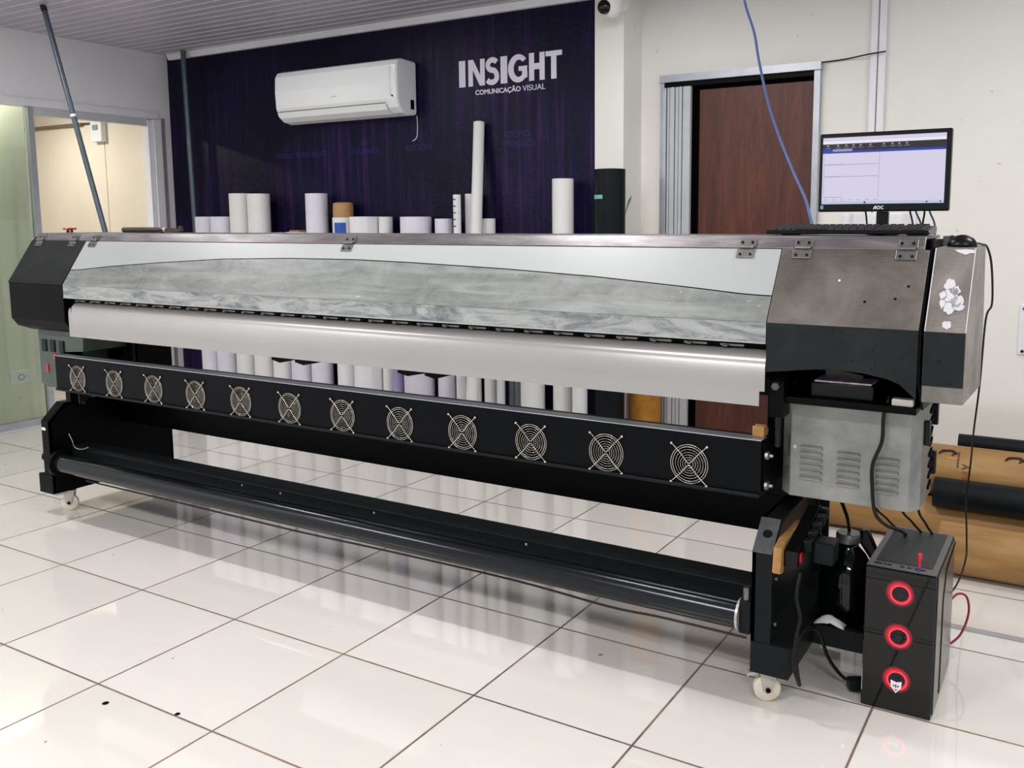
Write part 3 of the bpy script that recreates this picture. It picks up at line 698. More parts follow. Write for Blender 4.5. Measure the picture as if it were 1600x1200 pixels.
for x in (DX0,DX1): quad(dct, [(x,DY0,DZ0),(x,DY1,DZ0),(x,DY1,DZ1),(x,DY0,DZ1)])
DU = link('fan_duct', dct, M['duct'], PR)
link('top_rim', box(B(), DX0,DX1,.964,1.02,.8625,.8655), M['alu'], DU)
link('bottom_lip', box(B(), DX0,DX1,.955,.9655,.684,.696), M['satin'], DU, bevel=.003)
def guard_bm():
    g = B()
    for r in (.0635,.0565,.0475,.0385,.0300,.0220,.0140):
        tube(g, [(r*math.cos(2*PI*k/36),0,r*math.sin(2*PI*k/36)) for k in range(36)],   .0007 if r < .05 else .0012, 6, closed=True)
    for s_ in (1,-1):
        tube(g, [(-.060,-.002,.063*s_),(-.03,-.0025,.034*s_),(-.007,-.003,.0075*s_),(0,-.003,.004*s_),(.007,-.003,.0075*s_),(.03,-.0025,.034*s_),(.060,-.002,.063*s_)], .0016, 6, 4)
    for sx in (1,-1):
        for sz in (1,-1):
            lathe(g, [(.001,-.006),(.0045,-.005),(.0045,.003)], (.0605*sx,-.001,.0635*sz), 'Y', 10)
    return g
gm = guard_bm(); G0 = link('fan_guard', moved(gm, (0,0,0)), M['chrome'], None, smooth='all')
rb = B(); lathe(rb, [(.001,-.004),(.018,-.002),(.02,.0),(.02,.012)], (0,.014,0), 'Y', 24)
for k in range(7):
    a = 2*PI*k/7
    pts = []
    for (r, tw, yy) in ((.019,0,.010),(.050,.18,.006),(.052,.62,.020),(.019,.6,.022)): pts.append((r*math.cos(a+tw), yy+.004, r*math.sin(a+tw)))
    v = [rb.verts.new(p) for p in pts]; rb.faces.new(v)
R0 = link('fan_rotor', rb, M['pc_edge'] if False else M['satin'], None)
for i, fx in enumerate(FX):
    g = G0 if i == 0 else G0.copy(); r_ = R0 if i == 0 else R0.copy()
    for o in (g, r_):
        if i: COL.objects.link(o)
        o.parent = DU; o.location = Vector((fx, DY0, FZ))-world_off(DU)
    g.location.y -= .004
    g.rotation_euler = (0, 0, 0)
# duct end brackets
eb = B(); prism(eb, [(.985,.70),(.985,.86),(1.19,.87),(1.20,.70)], DX1+.0005, DX1+.006); link('end_bracket', eb, M['black'], DU)
for z in (.815,.72): link('wing_bolt', lathe(B(), [(.004,0),(.014,.003),(.014,.012),(.006,.016),(.006,.026)], (DX1+.0065,.985,z), 'X', 8), M['hinge'], DU)
link('duct_arm', prism(B(), [(1.0,.62),(1.04,.62),(1.06,.684),(1.0,.684)], -1.17, -1.13), M['black'], DU)
link('hanger_screw', cyl(B(), (-1.14,1.08,.594),(-1.14,1.08,.684),.012,seg=12), M['satin'], DU)
tag(link('cardboard_scrap', prism(B(), [(1.0,.867),(1.045,.867),(1.05,.885),(1.03,.90),(1.02,.893),(1.0,.90)], 2.485, 2.521), M['plywood']), 'piece of yellowish packing stuck on the right end of the fan beam', 'scrap')

# printer body
bodyp = [(1.0,1.0),(.965,1.06),(.965,1.155),(1.0,1.175),(.935,1.22),(1.045,1.435),(1.075,1.478),(1.33,1.478),(1.33,1.0)]
cb_ = prism(B(), bodyp, XL+.01, 2.548); prism(cb_, [(1.21,1.013),(1.21,1.2),(1.12,1.3),(1.12,1.476),(1.33,1.476),(1.33,1.013)], 2.5482, 2.971)
BD = link('chassis', cb_, M['deep'], PR)
link('top_deck', box(B(), -1.41, 2.958, 1.068, 1.34, 1.4785, 1.488), M['strip_steel'], PR, bevel=.002)
# hinge rail lying in the slanting plane
def slant(y): return 1.236+1.5*(y-.9)
def slab(x0, x1, y0, y1, th, off=0):
    n_ = Vector((0,-1.5,1)).normalized(); a, b = (y0, slant(y0)), (y1, slant(y1))
    q = [(a[0]+n_.y*off, a[1]+n_.z*off), (b[0]+n_.y*off, b[1]+n_.z*off), (b[0]+n_.y*(off-th), b[1]+n_.z*(off-th)), (a[0]+n_.y*(off-th), a[1]+n_.z*(off-th))]
    return q
link('hinge_rail', prism(B(), slab(0,0,1.0425,1.067,.012,.002), -1.412, 2.958), M['strip_steel'], PR, bevel=.0015)
def hinge(x):
    h = B(); prism(h, slab(0,0,1.022,1.0395,.003,.0075), x-.028, x+.028); prism(h, slab(0,0,1.0445,1.060,.003,.0065), x-.024, x+.028)
    cyl(h, (x-.022,1.042-.008,slant(1.042)+.005), (x+.024,1.042-.008,slant(1.042)+.005), .0045, seg=10)
    e = link('hinge', h, M['hinge'], PR, bevel=.001)
    nn = Vector((0,-1.5,1)).normalized()
    for dx in (-.016,.016):
        for yy in (1.028,1.052):
            p = Vector((x+dx, yy, slant(yy)))+nn*.0078; link('hinge_screw', cyl(B(), p, p+nn*.0016, .0042, seg=10), M['plastic'], e)
for x in (-1.355,-1.065,-.895,.793,2.442,2.616,2.912): hinge(x)
# left hood
hl = [(.9,1.234),(.9,1.053),(.93,1.012),(1.0,.985),(1.33,.985),(1.33,1.47),(1.06,1.47),(1.0405,1.4465)]
HL = link('left_hood', prism(B(), hl, XL, XC0-.002), M['black'], PR, bevel=.003)
link('hood_lid', prism(B(), slab(0,0,.8995,1.0415,.004,.0045), XL+.0005, XC0-.003), M['hood_left'], HL)
# right hood: slanted lid, arched front plate
link('side_panel', prism(B(), [(.902,1.234),(.902,1.10),(1.0,1.0),(1.33,.985),(1.33,1.477),(1.06,1.477),(1.0405,1.4465)], 2.9725, 2.979), M['black'], PR)
HR_ = link('right_hood_lid', prism(B(), slab(0,0,.8995,1.0415,.006,.004), XC1+.002, XR), M['hood_steel'], PR, bevel=.001)
arch = [(2.555,1.091),(2.612,1.098),(2.66,1.105),(2.70,1.110),(2.765,1.113),(2.832,1.109),(2.896,1.098),(2.93,1.085),(XR,1.048)]
fp = B(); prism(fp, [(XC1+.002,1.236)]+arch+[(XR,1.236)], .8965, .904, 'Y'); bmesh.ops.triangulate(fp, faces=[f for f in fp.faces if len(f.verts) > 4])
link('front_plate', fp, M['dark_green'], PR)
nn = Vector((0,-1.5,1)).normalized()
for x, y in ((2.82,.945),(2.90,.952),(2.93,.975)):
    p = Vector((x,y,slant(y)))+nn*.0042; link('dent', cyl(B(), p, p+nn*.0006, .004, seg=10), M['deep'], HR_)
p = Vector((2.74,.982,slant(.982)))+nn*.0042; link('rivet', cyl(B(), p, p+nn*.0012, .0035, seg=10), M['socket'], HR_)
# right end cap
cp = [(.9,1.236),(.9,1.092),(.9,1.042),(1.36,1.02),(1.36,1.25),(1.31,1.457),(1.047,1.457)]
CP = link('end_cap', prism(B(), cp, 2.9855, 3.090), M['cap_steel'], PR, bevel=.003)
link('cap_front_band', box(B(), 2.987, 3.0885, .8975, .8995, 1.088, 1.236), M['dark_green'], CP)
link('seam_edge', prism(B(), slab(0,0,.90,1.046,.002,.0022), 3.087, 3.0895), M['peel'], CP)
link('seam_edge', prism(B(), slab(0,0,.90,1.046,.002,.0022), 2.986, 2.9885), M['peel'], CP)
def patch(cx, y0, pts):
    bm = B(); n_ = nn; vs = []
    for (dx, du) in pts:
        yy = y0+du*.5547; vs.append(bm.verts.new(Vector((cx+dx, yy, slant(yy)))+n_*.0012))
    bm.faces.new(vs); bmesh.ops.triangulate(bm, faces=bm.faces); return bm
random.seed(11)
def blob(cx, y0, rx, ry, n=18, jag=.4):
    return patch(cx, y0, [((1-jag*random.random())*rx*math.cos(2*PI*i/n), (1-jag*random.random())*ry*math.sin(2*PI*i/n)) for i in range(n)])
for (x, y, rx, ry) in ((3.035,.982,.018,.022),(3.043,.962,.024,.030),(3.058,.953,.018,.024),(3.040,.942,.016,.024),(3.064,.943,.018,.016),(3.022,.962,.012,.018),(3.022,.95,.009,.02),(3.040,.912,.014,.016),(3.050,.972,.016,.018)):
    link('bare_patch', blob(x, y, rx, ry), M['peel'], CP)
link('bare_patch', patch(3.065,1.040,[(-.03,.006),(.0,.008),(.022,.006),(.022,-.004),(.012,-.004),(.0,-.01),(-.02,-.002)]), M['peel'], CP)
link('rear_block', box(B(), 2.9795, 3.035, 1.24, 1.30, 1.4575, 1.486), M['strip_steel'], PR)
# main cover: pale upper skin and scratched window parted by a bow shaped seam
ARC = [(-.982,1.308),(-.9,1.3095),(-.677,1.330),(-.36,1.352),(.079,1.377),(.486,1.387),(.858,1.388),(1.137,1.382),(1.565,1.3685),(1.944,1.351),(2.28,1.328),(2.478,1.3125),(2.56,1.311)]
def arc_z(x):
    for (a, za), (b, zb) in zip(ARC, ARC[1:]):
        if a <= x <= b: return za+(zb-za)*(x-a)/(b-a)
    return 1.31
def yz(z): return .9+(z-1.236)/1.5
NX = 72; xs = [XC0+.001+(XC1-XC0-.002)*i/NX for i in range(NX+1)]
def strip(lo, hi, off, th):
    bm = B(); rows = []
    for x in xs:
        r = []
        for z in (lo(x), hi(x)):
            for o in (off, off-th): r.append(bm.verts.new(Vector((x, yz(z), z))+nn*o))
        rows.append(r)
    for a, b in zip(rows, rows[1:]):
        for i, j in ((0,2),(2,3),(3,1),(1,0)): bm.faces.new((a[i],a[j],b[j],b[i]))
    for r in (rows[0], rows[-1]): bm.faces.new((r[0],r[2],r[3],r[1]))
    return bm
CV = link('front_cover', strip(lambda x: arc_z(x)+.0012, lambda x: 1.4465, .003, .003), M['cover'], PR)
link('cover_seam', strip(lambda x: arc_z(x)-.0016, lambda x: arc_z(x)+.0012, .0025, .002), M['black'], CV)
link('scratched_window', strip(lambda x: 1.2365, lambda x: arc_z(x)-.0016, .002, .003), M['window'], CV)
lipb = B(); prism(lipb, [(.9,1.2362),(.9,1.176),(.904,1.176),(.904,1.2362)], XC0+.001, XC1-.001); link('window_lip', lipb, M['lip'], CV)
link('lip_edge', box(B(), XC0+.001, XC1-.001, .8975, .9045, 1.173, 1.1775), M['cover'], CV, bevel=.001)
# media clamps in the slot
x = XC0+.06
while x < XC1-.1:
    slot = B(); box(slot, x, x+.075, .925, .962, 1.1575, 1.164); prism(slot, [(x+.01,.926),(x+.03,.926),(x+.027,.912),(x+.013,.912)], 1.157, 1.1605, 'Z'); x += .118
    link('media_clamp', slot, M['hinge'], PR)
link('slot_bar', box(B(), XC0, XC1, .955, .964, 1.135, 1.176), M['black'], PR)
# skirt: rounded nose and hanging plate, stepped at its right end
nose = [(.962,1.149),(.945,1.151),(.930,1.149),(.917,1.142),(.908,1.131),(.9035,1.118),(.9030,1.109),(.9,1.104)]
SKX0, SKX1 = -.930, 2.551
sk = B(); prof_o = nose+[(.8995,1.03),(.8995,.985)]; prof_i = [(y+.004, z-.001) for y, z in prof_o]
def run(bm, x0, x1, o, i_):
    A = [[bm.verts.new((x, y, z)) for y, z in pr] for x in (x0, x1) for pr in (o, i_)]
    for k in range(len(o)-1):
        bm.faces.new((A[0][k],A[0][k+1],A[2][k+1],A[2][k])); bm.faces.new((A[1][k],A[1][k+1],A[3][k+1],A[3][k]))
        bm.faces.new((A[0][k],A[0][k+1],A[1][k+1],A[1][k])); bm.faces.new((A[2][k],A[2][k+1],A[3][k+1],A[3][k]))
    bm.faces.new((A[0][-1],A[1][-1],A[3][-1],A[2][-1]))
run(sk, SKX0+.018, 2.535, prof_o, prof_i); run(sk, 2.535, SKX1, prof_o[:-1], prof_i[:-1])
# left end of the skirt with its rounded upper corner
prism(sk, [(SKX0,.985),(SKX0+.018,.985),(SKX0+.018,1.128),(SKX0+.006,1.118),(SKX0,1.10)], .8995, .9035, 'Y')
link('front_skirt', sk, M['skirt'], PR, smooth=True)
for x0, x1 in ((.33,.52),(.47,.67),(1.035,.1+1.13),(1.17,1.33)):
    link('skirt_arm', prism(B(), [(x0,.99),(x0,.945),(x0+.05,.935),(x1,.965),(x1,.99)], 1.03, 1.07, 'Y'), M['black'], PR)
# switch cabinet under the left hood
sw = B(); prism(sw, [(-1.43,.984),(-1.43,.69),(-1.36,.675),(-1.205,.675),(-1.205,.872),(-1.04,.885),(-1.03,.984)], 1.03, 1.27, 'Y')
bmesh.ops.triangulate(sw, faces=[f for f in sw.faces if len(f.verts) > 4])
SW = link('switch_cabinet', sw, M['swgrey'], PR)
for x in (-1.375,-1.30,-1.22): link('rocker_switch', box(B(), x-.022,x+.022,1.022,1.0295,.865,.93), M['plastic'], SW, bevel=.004)
link('red_switch', box(B(), -1.375,-1.35,1.024,1.0295,.755,.80), M['red'], SW, bevel=.003)
link('emergency_button', lathe(B(), [(.001,-.03),(.018,-.028),(.022,-.02),(.012,-.012),(.012,0)], (-1.24,1.0295,.845), 'Y', 20), M['red'], SW, smooth=True)
# parts under the right hood
tr = link('service_tray', box(B(), 2.56, 2.968, .95, 1.25, .992, 1.012), M['black'], PR, bevel=.002)
cpk = link('capping_box', box(B(), 2.665,2.845,.985,1.18,1.0125,1.058), M['plastic'], PR, bevel=.004)
link('stained_pad', box(B(), 2.675,2.838,.99,1.09,1.0585,1.063), M['ink'], cpk)
link('wiper_bar', box(B(), 2.69,2.80,1.06,1.075,1.0635,1.10), M['hood_steel'], cpk)
link('metal_clip', box(B(), 2.90,2.958,.955,.985,1.0125,1.034), M['castor'], tr, bevel=.004)
link('left_bracket', prism(B(), [(.93,.95),(.93,1.06),(.96,1.09),(1.0,1.09),(1.0,.95)], 2.556, 2.60), M['black'], PR)
link('sensor_bolt', cyl(B(), (2.577,.918,1.045),(2.577,.93,1.045),.012,seg=6), M['pc_edge'], PR)
link('hanging_plug', box(B(), 2.556,2.572,1.0,1.02,.84,.95), M['plastic'], PR, bevel=.002)
# electronics cabinet
cf = [(2.558,1.092),(2.592,1.05),(2.942,1.05),(2.968,1.092),(2.968,1.31),(2.558,1.31)]
CB = link('electronics_cabinet', prism(B(), cf, .680, .9915, 'Z'), M['cab_steel'], PR, bevel=.002)
def louvre(x, z, w=.066):
    bm = B(); v = []
    for (dx, t_) in ((0,0),(w,0)): pass
    prism(bm, [(1.0495,z+.0085),(1.0445,z+.0075),(1.039,z+.001),(1.0395,z-.001),(1.0495,z-.001)], x, x+w); return bm
for cx0, zt in ((2.624,.838),(2.735,.832),(2.846,.828)):
    for k in range(6): link('louvre', louvre(cx0, zt-.0195*k), M['cab_steel'], CB, bevel=.003)
for cx0, zt in ((2.624,.838),(2.735,.832),(2.846,.828)):
    for k in range(6): link('louvre_slot', box(B(), cx0+.002, cx0+.064, 1.0485, 1.0498, zt-.0195*k-.0032, zt-.0195*k-.0012), M['deep'], CB)
link('cover_screw', lathe(B(), [(.001,-.003),(.006,-.002),(.006,0)], (2.606,1.0495,.838), 'Y', 12), M['castor'], CB, smooth=True)
for k in range(8): link('side_louvre', prism(B(), [(1.22,.955-.034*k),(1.27,.968-.034*k),(1.27,.958-.034*k),(1.225,.946-.034*k)], 2.9685, 2.974), M['deep'], CB)
for y0, z0 in ((1.115,.87),(1.285,.90),(1.275,.745)): link('side_latch', box(B(), 2.9685,2.984,y0,y0+.022,z0,z0+.075), M['plastic'], CB, bevel=.003)
# bar that carries the waste bottle
link('foot_bar', box(B(), 2.629, 2.795, 1.25, 1.275, .116, .185), M['satin'], PR, bevel=.002)
link('foot_shelf', box(B(), 2.629, 2.795, 1.275, 1.56, .116, .126), M['satin'], PR)

# ------------------------------------------------------------------ things on the printer
# monitor
MN = empty('monitor', (2.81,1.24,1.488), 'black flat monitor standing on the right end of the printer, screen lit', 'monitor')
mx0, mx1, mz0, mz1, my = 2.607, 2.992, 1.5605, 1.803, 1.235
link('bezel', box(B(), mx0,mx1,my,my+.028,mz0,mz1), M['plastic'], MN, bevel=.004)
link('back_shell', box(B(), mx0+.06,mx1-.06,my+.0285,my+.05,mz0+.03,mz1-.05), M['plastic'], MN, bevel=.01)
link('stand_neck', box(B(), 2.782,2.818,my+.018,my+.040,1.498,1.5603), M['plastic'], MN, bevel=.003)
link('stand_foot', lathe(B(), [(.046,0),(.048,.004),(.044,.0095)], (2.80,my+.048,1.4885), 'Z', 40), M['plastic'], MN, smooth=True)
sx0, sx1, sz0, sz1 = mx0+.011, mx1-.015, mz0+.024, mz1-.013
SC = link('screen', box(B(), sx0,sx1,my-.0008,my-.0002,sz0,sz1), M['scr_bg'], MN)
Wd, Hd = sx1-sx0, sz1-sz0
def sbox(u0,u1,v0,v1,m,nm,d=.0004): 
    link(nm, box(B(), sx0+Wd*u0,sx0+Wd*u1,my-.0008-d,my-.0008,sz0+Hd*v0,sz0+Hd*v1), M[m], SC)
sbox(0,1,.83,.905,'scr_dark','screen_toolbar'); sbox(0,1,.905,.945,'scr_white','screen_menu'); sbox(.0,1,.765,.83,'scr_bar','screen_title_bar'); sbox(.25,1,.80,.832,'scr_dark','screen_tab_strip',.0006)
sbox(.085,.25,.792,.825,'scr_line','screen_tab',.0007)
bm = B()
for u0,u1,v in ((.02,.47,.59),(.02,.17,.594),(.02,.47,.41),(.02,.17,.414),(.02,.17,.10)): box(bm, sx0+Wd*u0,sx0+Wd*u1,my-.0014,my-.0008,sz0+Hd*v,sz0+Hd*(v+.008))
box(bm, sx0+Wd*.475,sx0+Wd*.478,my-.0014,my-.0008,sz0+Hd*.09,sz0+Hd*.76); box(bm, sx0+Wd*.012,sx0+Wd*.015,my-.0014,my-.0008,sz0+Hd*.09,sz0+Hd*.76)
for k in range(7): box(bm, sx0+Wd*(.02+.07*k),sx0+Wd*(.05+.07*k),my-.0014,my-.0008,sz0+Hd*.062,sz0+Hd*.07)
link('screen_line', bm, M['scr_line'], SC)
bm = B()
for u in (.035,.12,.19,.25,.31,.39,.50,.57,.625,.685): box(bm, sx0+Wd*u,sx0+Wd*(u+.016),my-.0016,my-.0012,sz0+Hd*.868,sz0+Hd*.89); box(bm, sx0+Wd*(u-.01),sx0+Wd*(u+.03),my-.0016,my-.0012,sz0+Hd*.842,sz0+Hd*.848)
link('screen_icon', bm, M['scr_line'], SC)
sbox(0,1,0,.045,'scr_task','screen_task_bar'); sbox(.36,.375,.008,.036,'scr_dark','screen_task_icon',.0007); sbox(.86,.875,.012,.03,'scr_dark','screen_task_icon',.0007); sbox(.97,.98,.012,.034,'scr_dark','screen_task_icon',.0007)
# brand letters A O C, drawn as plain strokes
lg = B(); z0, z1 = mz0+.007, mz0+.0175; x = 2.775
prism(lg, [(x,z0),(x+.0028,z0),(x+.0085,z1),(x+.0058,z1)], my-.001, my-.0002, 'Y'); prism(lg, [(x+.0068,z0),(x+.0096,z0),(x+.0096,z1),(x+.0068,z1)], my-.001, my-.0002, 'Y')
join(lg, lathe(B(), [(.0032,-.001),(.0053,-.001),(.0053,-.0002),(.0032,-.0002)], (x+.0165,my,(z0+z1)/2), 'Y', 24, True))
x_ = x+.0232
for q in ((x_,x_+.0026,z0,z1),(x_,x_+.008,z1-.0022,z1),(x_,x_+.008,z0,z0+.0022)): box(lg, q[0],q[1],my-.001,my-.0002,q[2],q[3])
link('maker_letters', lg, M['scr_line'] if False else M['socket'], MN)
link('sticker', box(B(), mx0+.008,mx0+.017,my-.001,my-.0002,mz0+.009,mz0+.02), plain('sticker_teal', (110,160,170), .5), MN)
# keyboard
KB = empty('keyboard', (2.72,1.12,1.488), 'black keyboard lying on the printer in front of the monitor', 'keyboard')
kp = [(1.088,1.4925),(1.085,1.498),(1.09,1.5045),(1.225,1.5165),(1.232,1.510),(1.23,1.4925)]
link('keyboard_body', prism(B(), kp, 2.487, 2.962), M['plastic'], KB, bevel=.002)
link('rubber_foot', box(B(), 2.50,2.56,1.21,1.225,1.4885,1.493), M['plastic'], KB); link('rubber_foot', box(B(), 2.88,2.94,1.21,1.225,1.4885,1.493), M['plastic'], KB)
def keyz(y): return 1.5045+(y-1.09)*.0889
kb0 = None
rows = ((1.098,[(0,.025),(.027,.02),(.049,.02),(.071,.105),(.178,.02),(.2,.02),(.222,.02),(.246,.02),(.268,.02),(.29,.02),(.318,.041),(.361,.02)]),)
import itertools
def keyrow(y, w, gaps):
    x = 2.497
    while x < 2.952-w:
        yield x, w
        x += w+.0024
        if abs(x-2.80) < .012 or abs(x-2.875) < .012: x += .006
KEYN = 0
for ri in range(6):
    y = 1.097+.0215*ri+(.004 if ri == 5 else 0)
    for x, w in keyrow(y, .0195, None):
        if ri == 0 and 2.57 < x < 2.67: continue
        z = keyz(y); k = B()
        prism(k, [(x,y),(x+w,y),(x+w,y+.0185),(x,y+.0185)], z+.0002, z+.0075, 'Z')
        for v in k.verts:
            if v.co.z > z+.004: v.co.x += .0022 if v.co.x < x+w/2 else -.0022; v.co.y += .002 if v.co.y < y+.009 else -.002
        if KEYN < 95: link('key', k, M['key'], KB); KEYN += 1
        else:
            if kb0 is None: kb0 = B()
            join(kb0, k)
y = 1.097; z = keyz(y); link('space_bar', prism(B(), [(2.572,y),(2.672,y),(2.672,y+.0185),(2.572,y+.0185)], z+.0002, z+.007, 'Z'), M['key'], KB, bevel=.001)
if kb0: link('key_field', kb0, M['key'], KB)['kind'] = 'stuff'
# mouse
ms = B(); bmesh.ops.create_uvsphere(ms, u_segments=28, v_segments=16, radius=1)
for v in ms.verts:
    x, y, z = v.co; v.co = Vector((3.046+.040*x*(1-.08*y), 1.12+.028*y, 1.4585+(.034*z if z > 0 else .0005*z)))
MO = empty('mouse', (3.046,1.12,1.458), 'black computer mouse on the steel end cap of the printer', 'mouse')
link('shell', ms, M['plastic'], MO, smooth='all')
link('scroll_wheel', lathe(B(), [(.004,-.004),(.007,-.003),(.007,.003),(.004,.004)], (3.018,1.12,1.484), 'Y', 14), M['key'], MO, smooth=True)
# left end: red stop knob, tool
ES = empty('stop_knob', (-1.325,1.18,1.488), 'small red mushroom knob on the left end of the printer top', 'knob')
link('button', lathe(B(), [(.001,.026),(.03,.025),(.034,.020),(.03,.015),(.01,.014)], (-1.325,1.18,1.4885), 'Z', 24), M['red'], ES, smooth=True)
for dx in (-.018,.016): link('post', box(B(), -1.325+dx-.005,-1.325+dx+.005,1.175,1.185,1.4885,1.503), M['bakelite'], ES)
TL = empty('hand_tool', (-.68,1.2,1.488), 'brown handled hand tool lying on the printer top near its left end', 'tool')
link('handle', lathe(B(), [(.008,0),(.013,.008),(.0135,.22),(.012,.30),(.015,.315),(.012,.33)], (-.90,1.20,1.5025), 'X', 20), M['bakelite'], TL, smooth=True)
link('ferrule', cyl(B(), (-.57,1.2,1.5025),(-.555,1.2,1.5025),.0125), M['castor'], TL, smooth=True)
link('jaw', prism(B(), [(-.555,1.494),(-.555,1.511),(-.49,1.512),(-.48,1.504),(-.455,1.507),(-.455,1.522),(-.44,1.520),(-.437,1.496),(-.49,1.490)], 1.192, 1.208, 'Y'), M['bakelite'], TL)

# ------------------------------------------------------------------ cables
def cord(name, pts, r, mat, label, cat='cable', group=None, **k): return tag(link(name, tube(B(), pts, r, 8, **k), M[mat], smooth='all'), label, cat, group)
cord('network_cable', [(1.93,2.35,2.95),(2.0,2.2,2.65),(2.057,2.1,2.45),(2.128,2.02,2.299),(2.174,1.95,2.17),(2.246,1.85,1.992),(2.325,1.75,1.845),(2.424,1.6,1.705),(2.50,1.48,1.61),(2.541,1.40,1.543),(2.565,1.352,1.49),(2.57,1.35,1.40)], .0055, 'bluecord', 'pale blue cable dropping from the ceiling to behind the keyboard')
for k, (xa, xb, m_, lab) in enumerate(((2.735,2.737,'cord','black cord hanging straight down behind the monitor, left of its stand'),(2.868,2.876,'bakelite','brown cord behind the monitor, right of its stand'),
        (2.885,2.90,'bluecord','blue cord behind the monitor, first of the tangle on the right'),(2.91,2.905,'cord','dark cord behind the monitor in the middle of the tangle'),(2.925,2.94,'bluecord','blue cord behind the monitor, last of the tangle on the right'))):
    cord('dangling_cord', [(xa,1.29,1.60),(xa+.004,1.31,1.56),(xb,1.345,1.52),(xb,1.352,1.47)], .003, m_, lab, 'cable', 'cords behind the monitor')
link('mouse_wire', tube(B(), [(3.078,1.13,1.468),(3.085,1.25,1.462),(3.092,1.34,1.45),(3.100,1.42,1.39),(3.085,1.7,1.25),(3.06,1.8,1.183),(3.035,2.0,.92),(3.014,2.1,.713),(3.001,2.2,.573),(2.99,2.22,.397),(2.995,2.25,.25),(3.0,2.2,.156),(2.985,1.95,.12),(2.93,1.62,.16),(2.91,1.575,.2)], .0035, 8), M['cord'], MO, smooth='all')
cord('tray_cord', [(2.885,1.02,1.03),(2.878,1.005,1.0),(2.868,1.025,.96),(2.866,1.027,.889),(2.843,1.027,.818),(2.844,1.027,.75),(2.854,1.03,.673),(2.872,1.10,.617),(2.88,1.35,.52),(2.87,1.58,.42),(2.87,1.575,.35)], .0055, 'cord', 'thick black cord hanging in front of the electronics cabinet')
cord('cabinet_cord', [(2.70,1.2,.68),(2.71,1.32,.56),(2.70,1.42,.48),(2.70,1.43,.45)], .006, 'cord', 'black hose running from the cabinet into the waste jug')
for xa, ya, xb, yb, lab in ((2.62,1.25,2.60,1.45,'thin black cord hanging under the cabinet left of the waste jug'),(2.80,1.28,2.85,1.60,'black cord under the cabinet, left one behind the computer tower'),(2.88,1.29,2.93,1.60,'black cord under the cabinet, middle one behind the computer tower'),(2.93,1.30,2.96,1.60,'black cord under the cabinet, right one behind the computer tower')):
    cord('loose_cable', [(xa,ya,.68),(xa+.005,ya+.03,.60),((xa+xb)/2,(ya+yb)/2,.52),(xb,yb,.40),(xb,yb+.01,.2),(xb,yb+.02,.012)], .004, 'cord', lab, 'cable', 'cords hanging under the cabinet')
cord('red_cable', [(3.0,1.57,.20),(3.03,1.62,.235),(3.06,1.64,.225),(3.07,1.63,.17),(3.05,1.60,.10),(3.01,1.57,.06)], .004, 'redcord', 'red cable looping out behind the computer tower')

# ------------------------------------------------------------------ power strip on its block
tag(link('wooden_block', prism(B(), [(.935,.462),(.945,.54),(1.0,.555),(1.2,.555),(1.21,.525),(1.0,.50),(.965,.455)], 2.5765, 2.603), M['plywood'], bevel=.003), 'rough pine block fixed to the right leg of the printer', 'wood block')
PS = empty('power_strip', (2.625,1.1,.5), 'black power strip with plugs fixed on the pine block', 'power strip')
link('strip_body', prism(B(), [(.965,.475),(.965,.53),(1.25,.60),(1.25,.545)], 2.6035, 2.645), M['plastic'], PS, bevel=.004)
link('power_switch', box(B(), 2.6455,2.651,.985,1.005,.49,.52), M['red'], PS, bevel=.002)
for k, y in enumerate((1.04,1.09,1.14,1.19,1.23)): 
    z = .505+.245*(y-.965)+.01; link('plug', box(B(), 2.6455,2.672,y-.017,y+.017,z-.018,z+.018), M['satin'], PS, bevel=.005)
AD = empty('power_adapter', (2.70,1.1,.5), 'black wall adapter plugged into the right side of the power strip', 'adapter')
link('adapter_case', box(B(), 2.6725,2.735,1.04,1.12,.475,.545), M['satin'], AD, bevel=.008, seg=3)
cord('strip_cord', [(2.655,.97,.47),(2.652,.945,.40),(2.662,.955,.33),(2.655,.95,.28),(2.65,.94,.20),(2.652,.955,.15),(2.665,.96,.11),(2.662,.945,.15),(2.652,.95,.22),(2.66,1.0,.262),(2.68,1.10,.235),(2.70,1.18,.11),(2.74,1.215,.04),(2.78,1.22,.03)], .006, 'cord', 'black power cord looping down from the strip in front of the foot')
PLG = empty('cable_plug', (2.79,1.24,.03), 'black plug joint lying between the foot and the computer tower', 'plug')
link('plug_body', box(B(), 2.757,2.812,1.19,1.232,.012,.048, Matrix.Rotation(.5,3,'Z')), M['satin'], PLG, bevel=.006)
# waste jug
JG = empty('waste_jug', (2.70,1.42,.127), 'black plastic waste ink jug standing on the printer foot shelf', 'jug')
jb_ = lathe(B(), [(.02,0),(.086,.004),(.094,.03),(.096,.175),(.088,.215),(.060,.265),(.036,.292),(.034,.305)], (2.70,1.415,.127), 'Z', 32)
link('jug_body', jb_, M['gloss'], JG, smooth='all')
link('jug_cap', lathe(B(), [(.03,0),(.041,.002),(.041,.028),(.037,.033),(.01,.033)], (2.70,1.415,.4325), 'Z', 18), M['cab_dark'], JG, smooth=True)
link('jug_handle', prism(B(), [(2.715,.440),(2.737,.472),(2.758,.475),(2.793,.40),(2.797,.30),(2.778,.29),(2.770,.37),(2.735,.42)], 1.44, 1.47, 'Y'), M['plastic'], JG, bevel=.006)
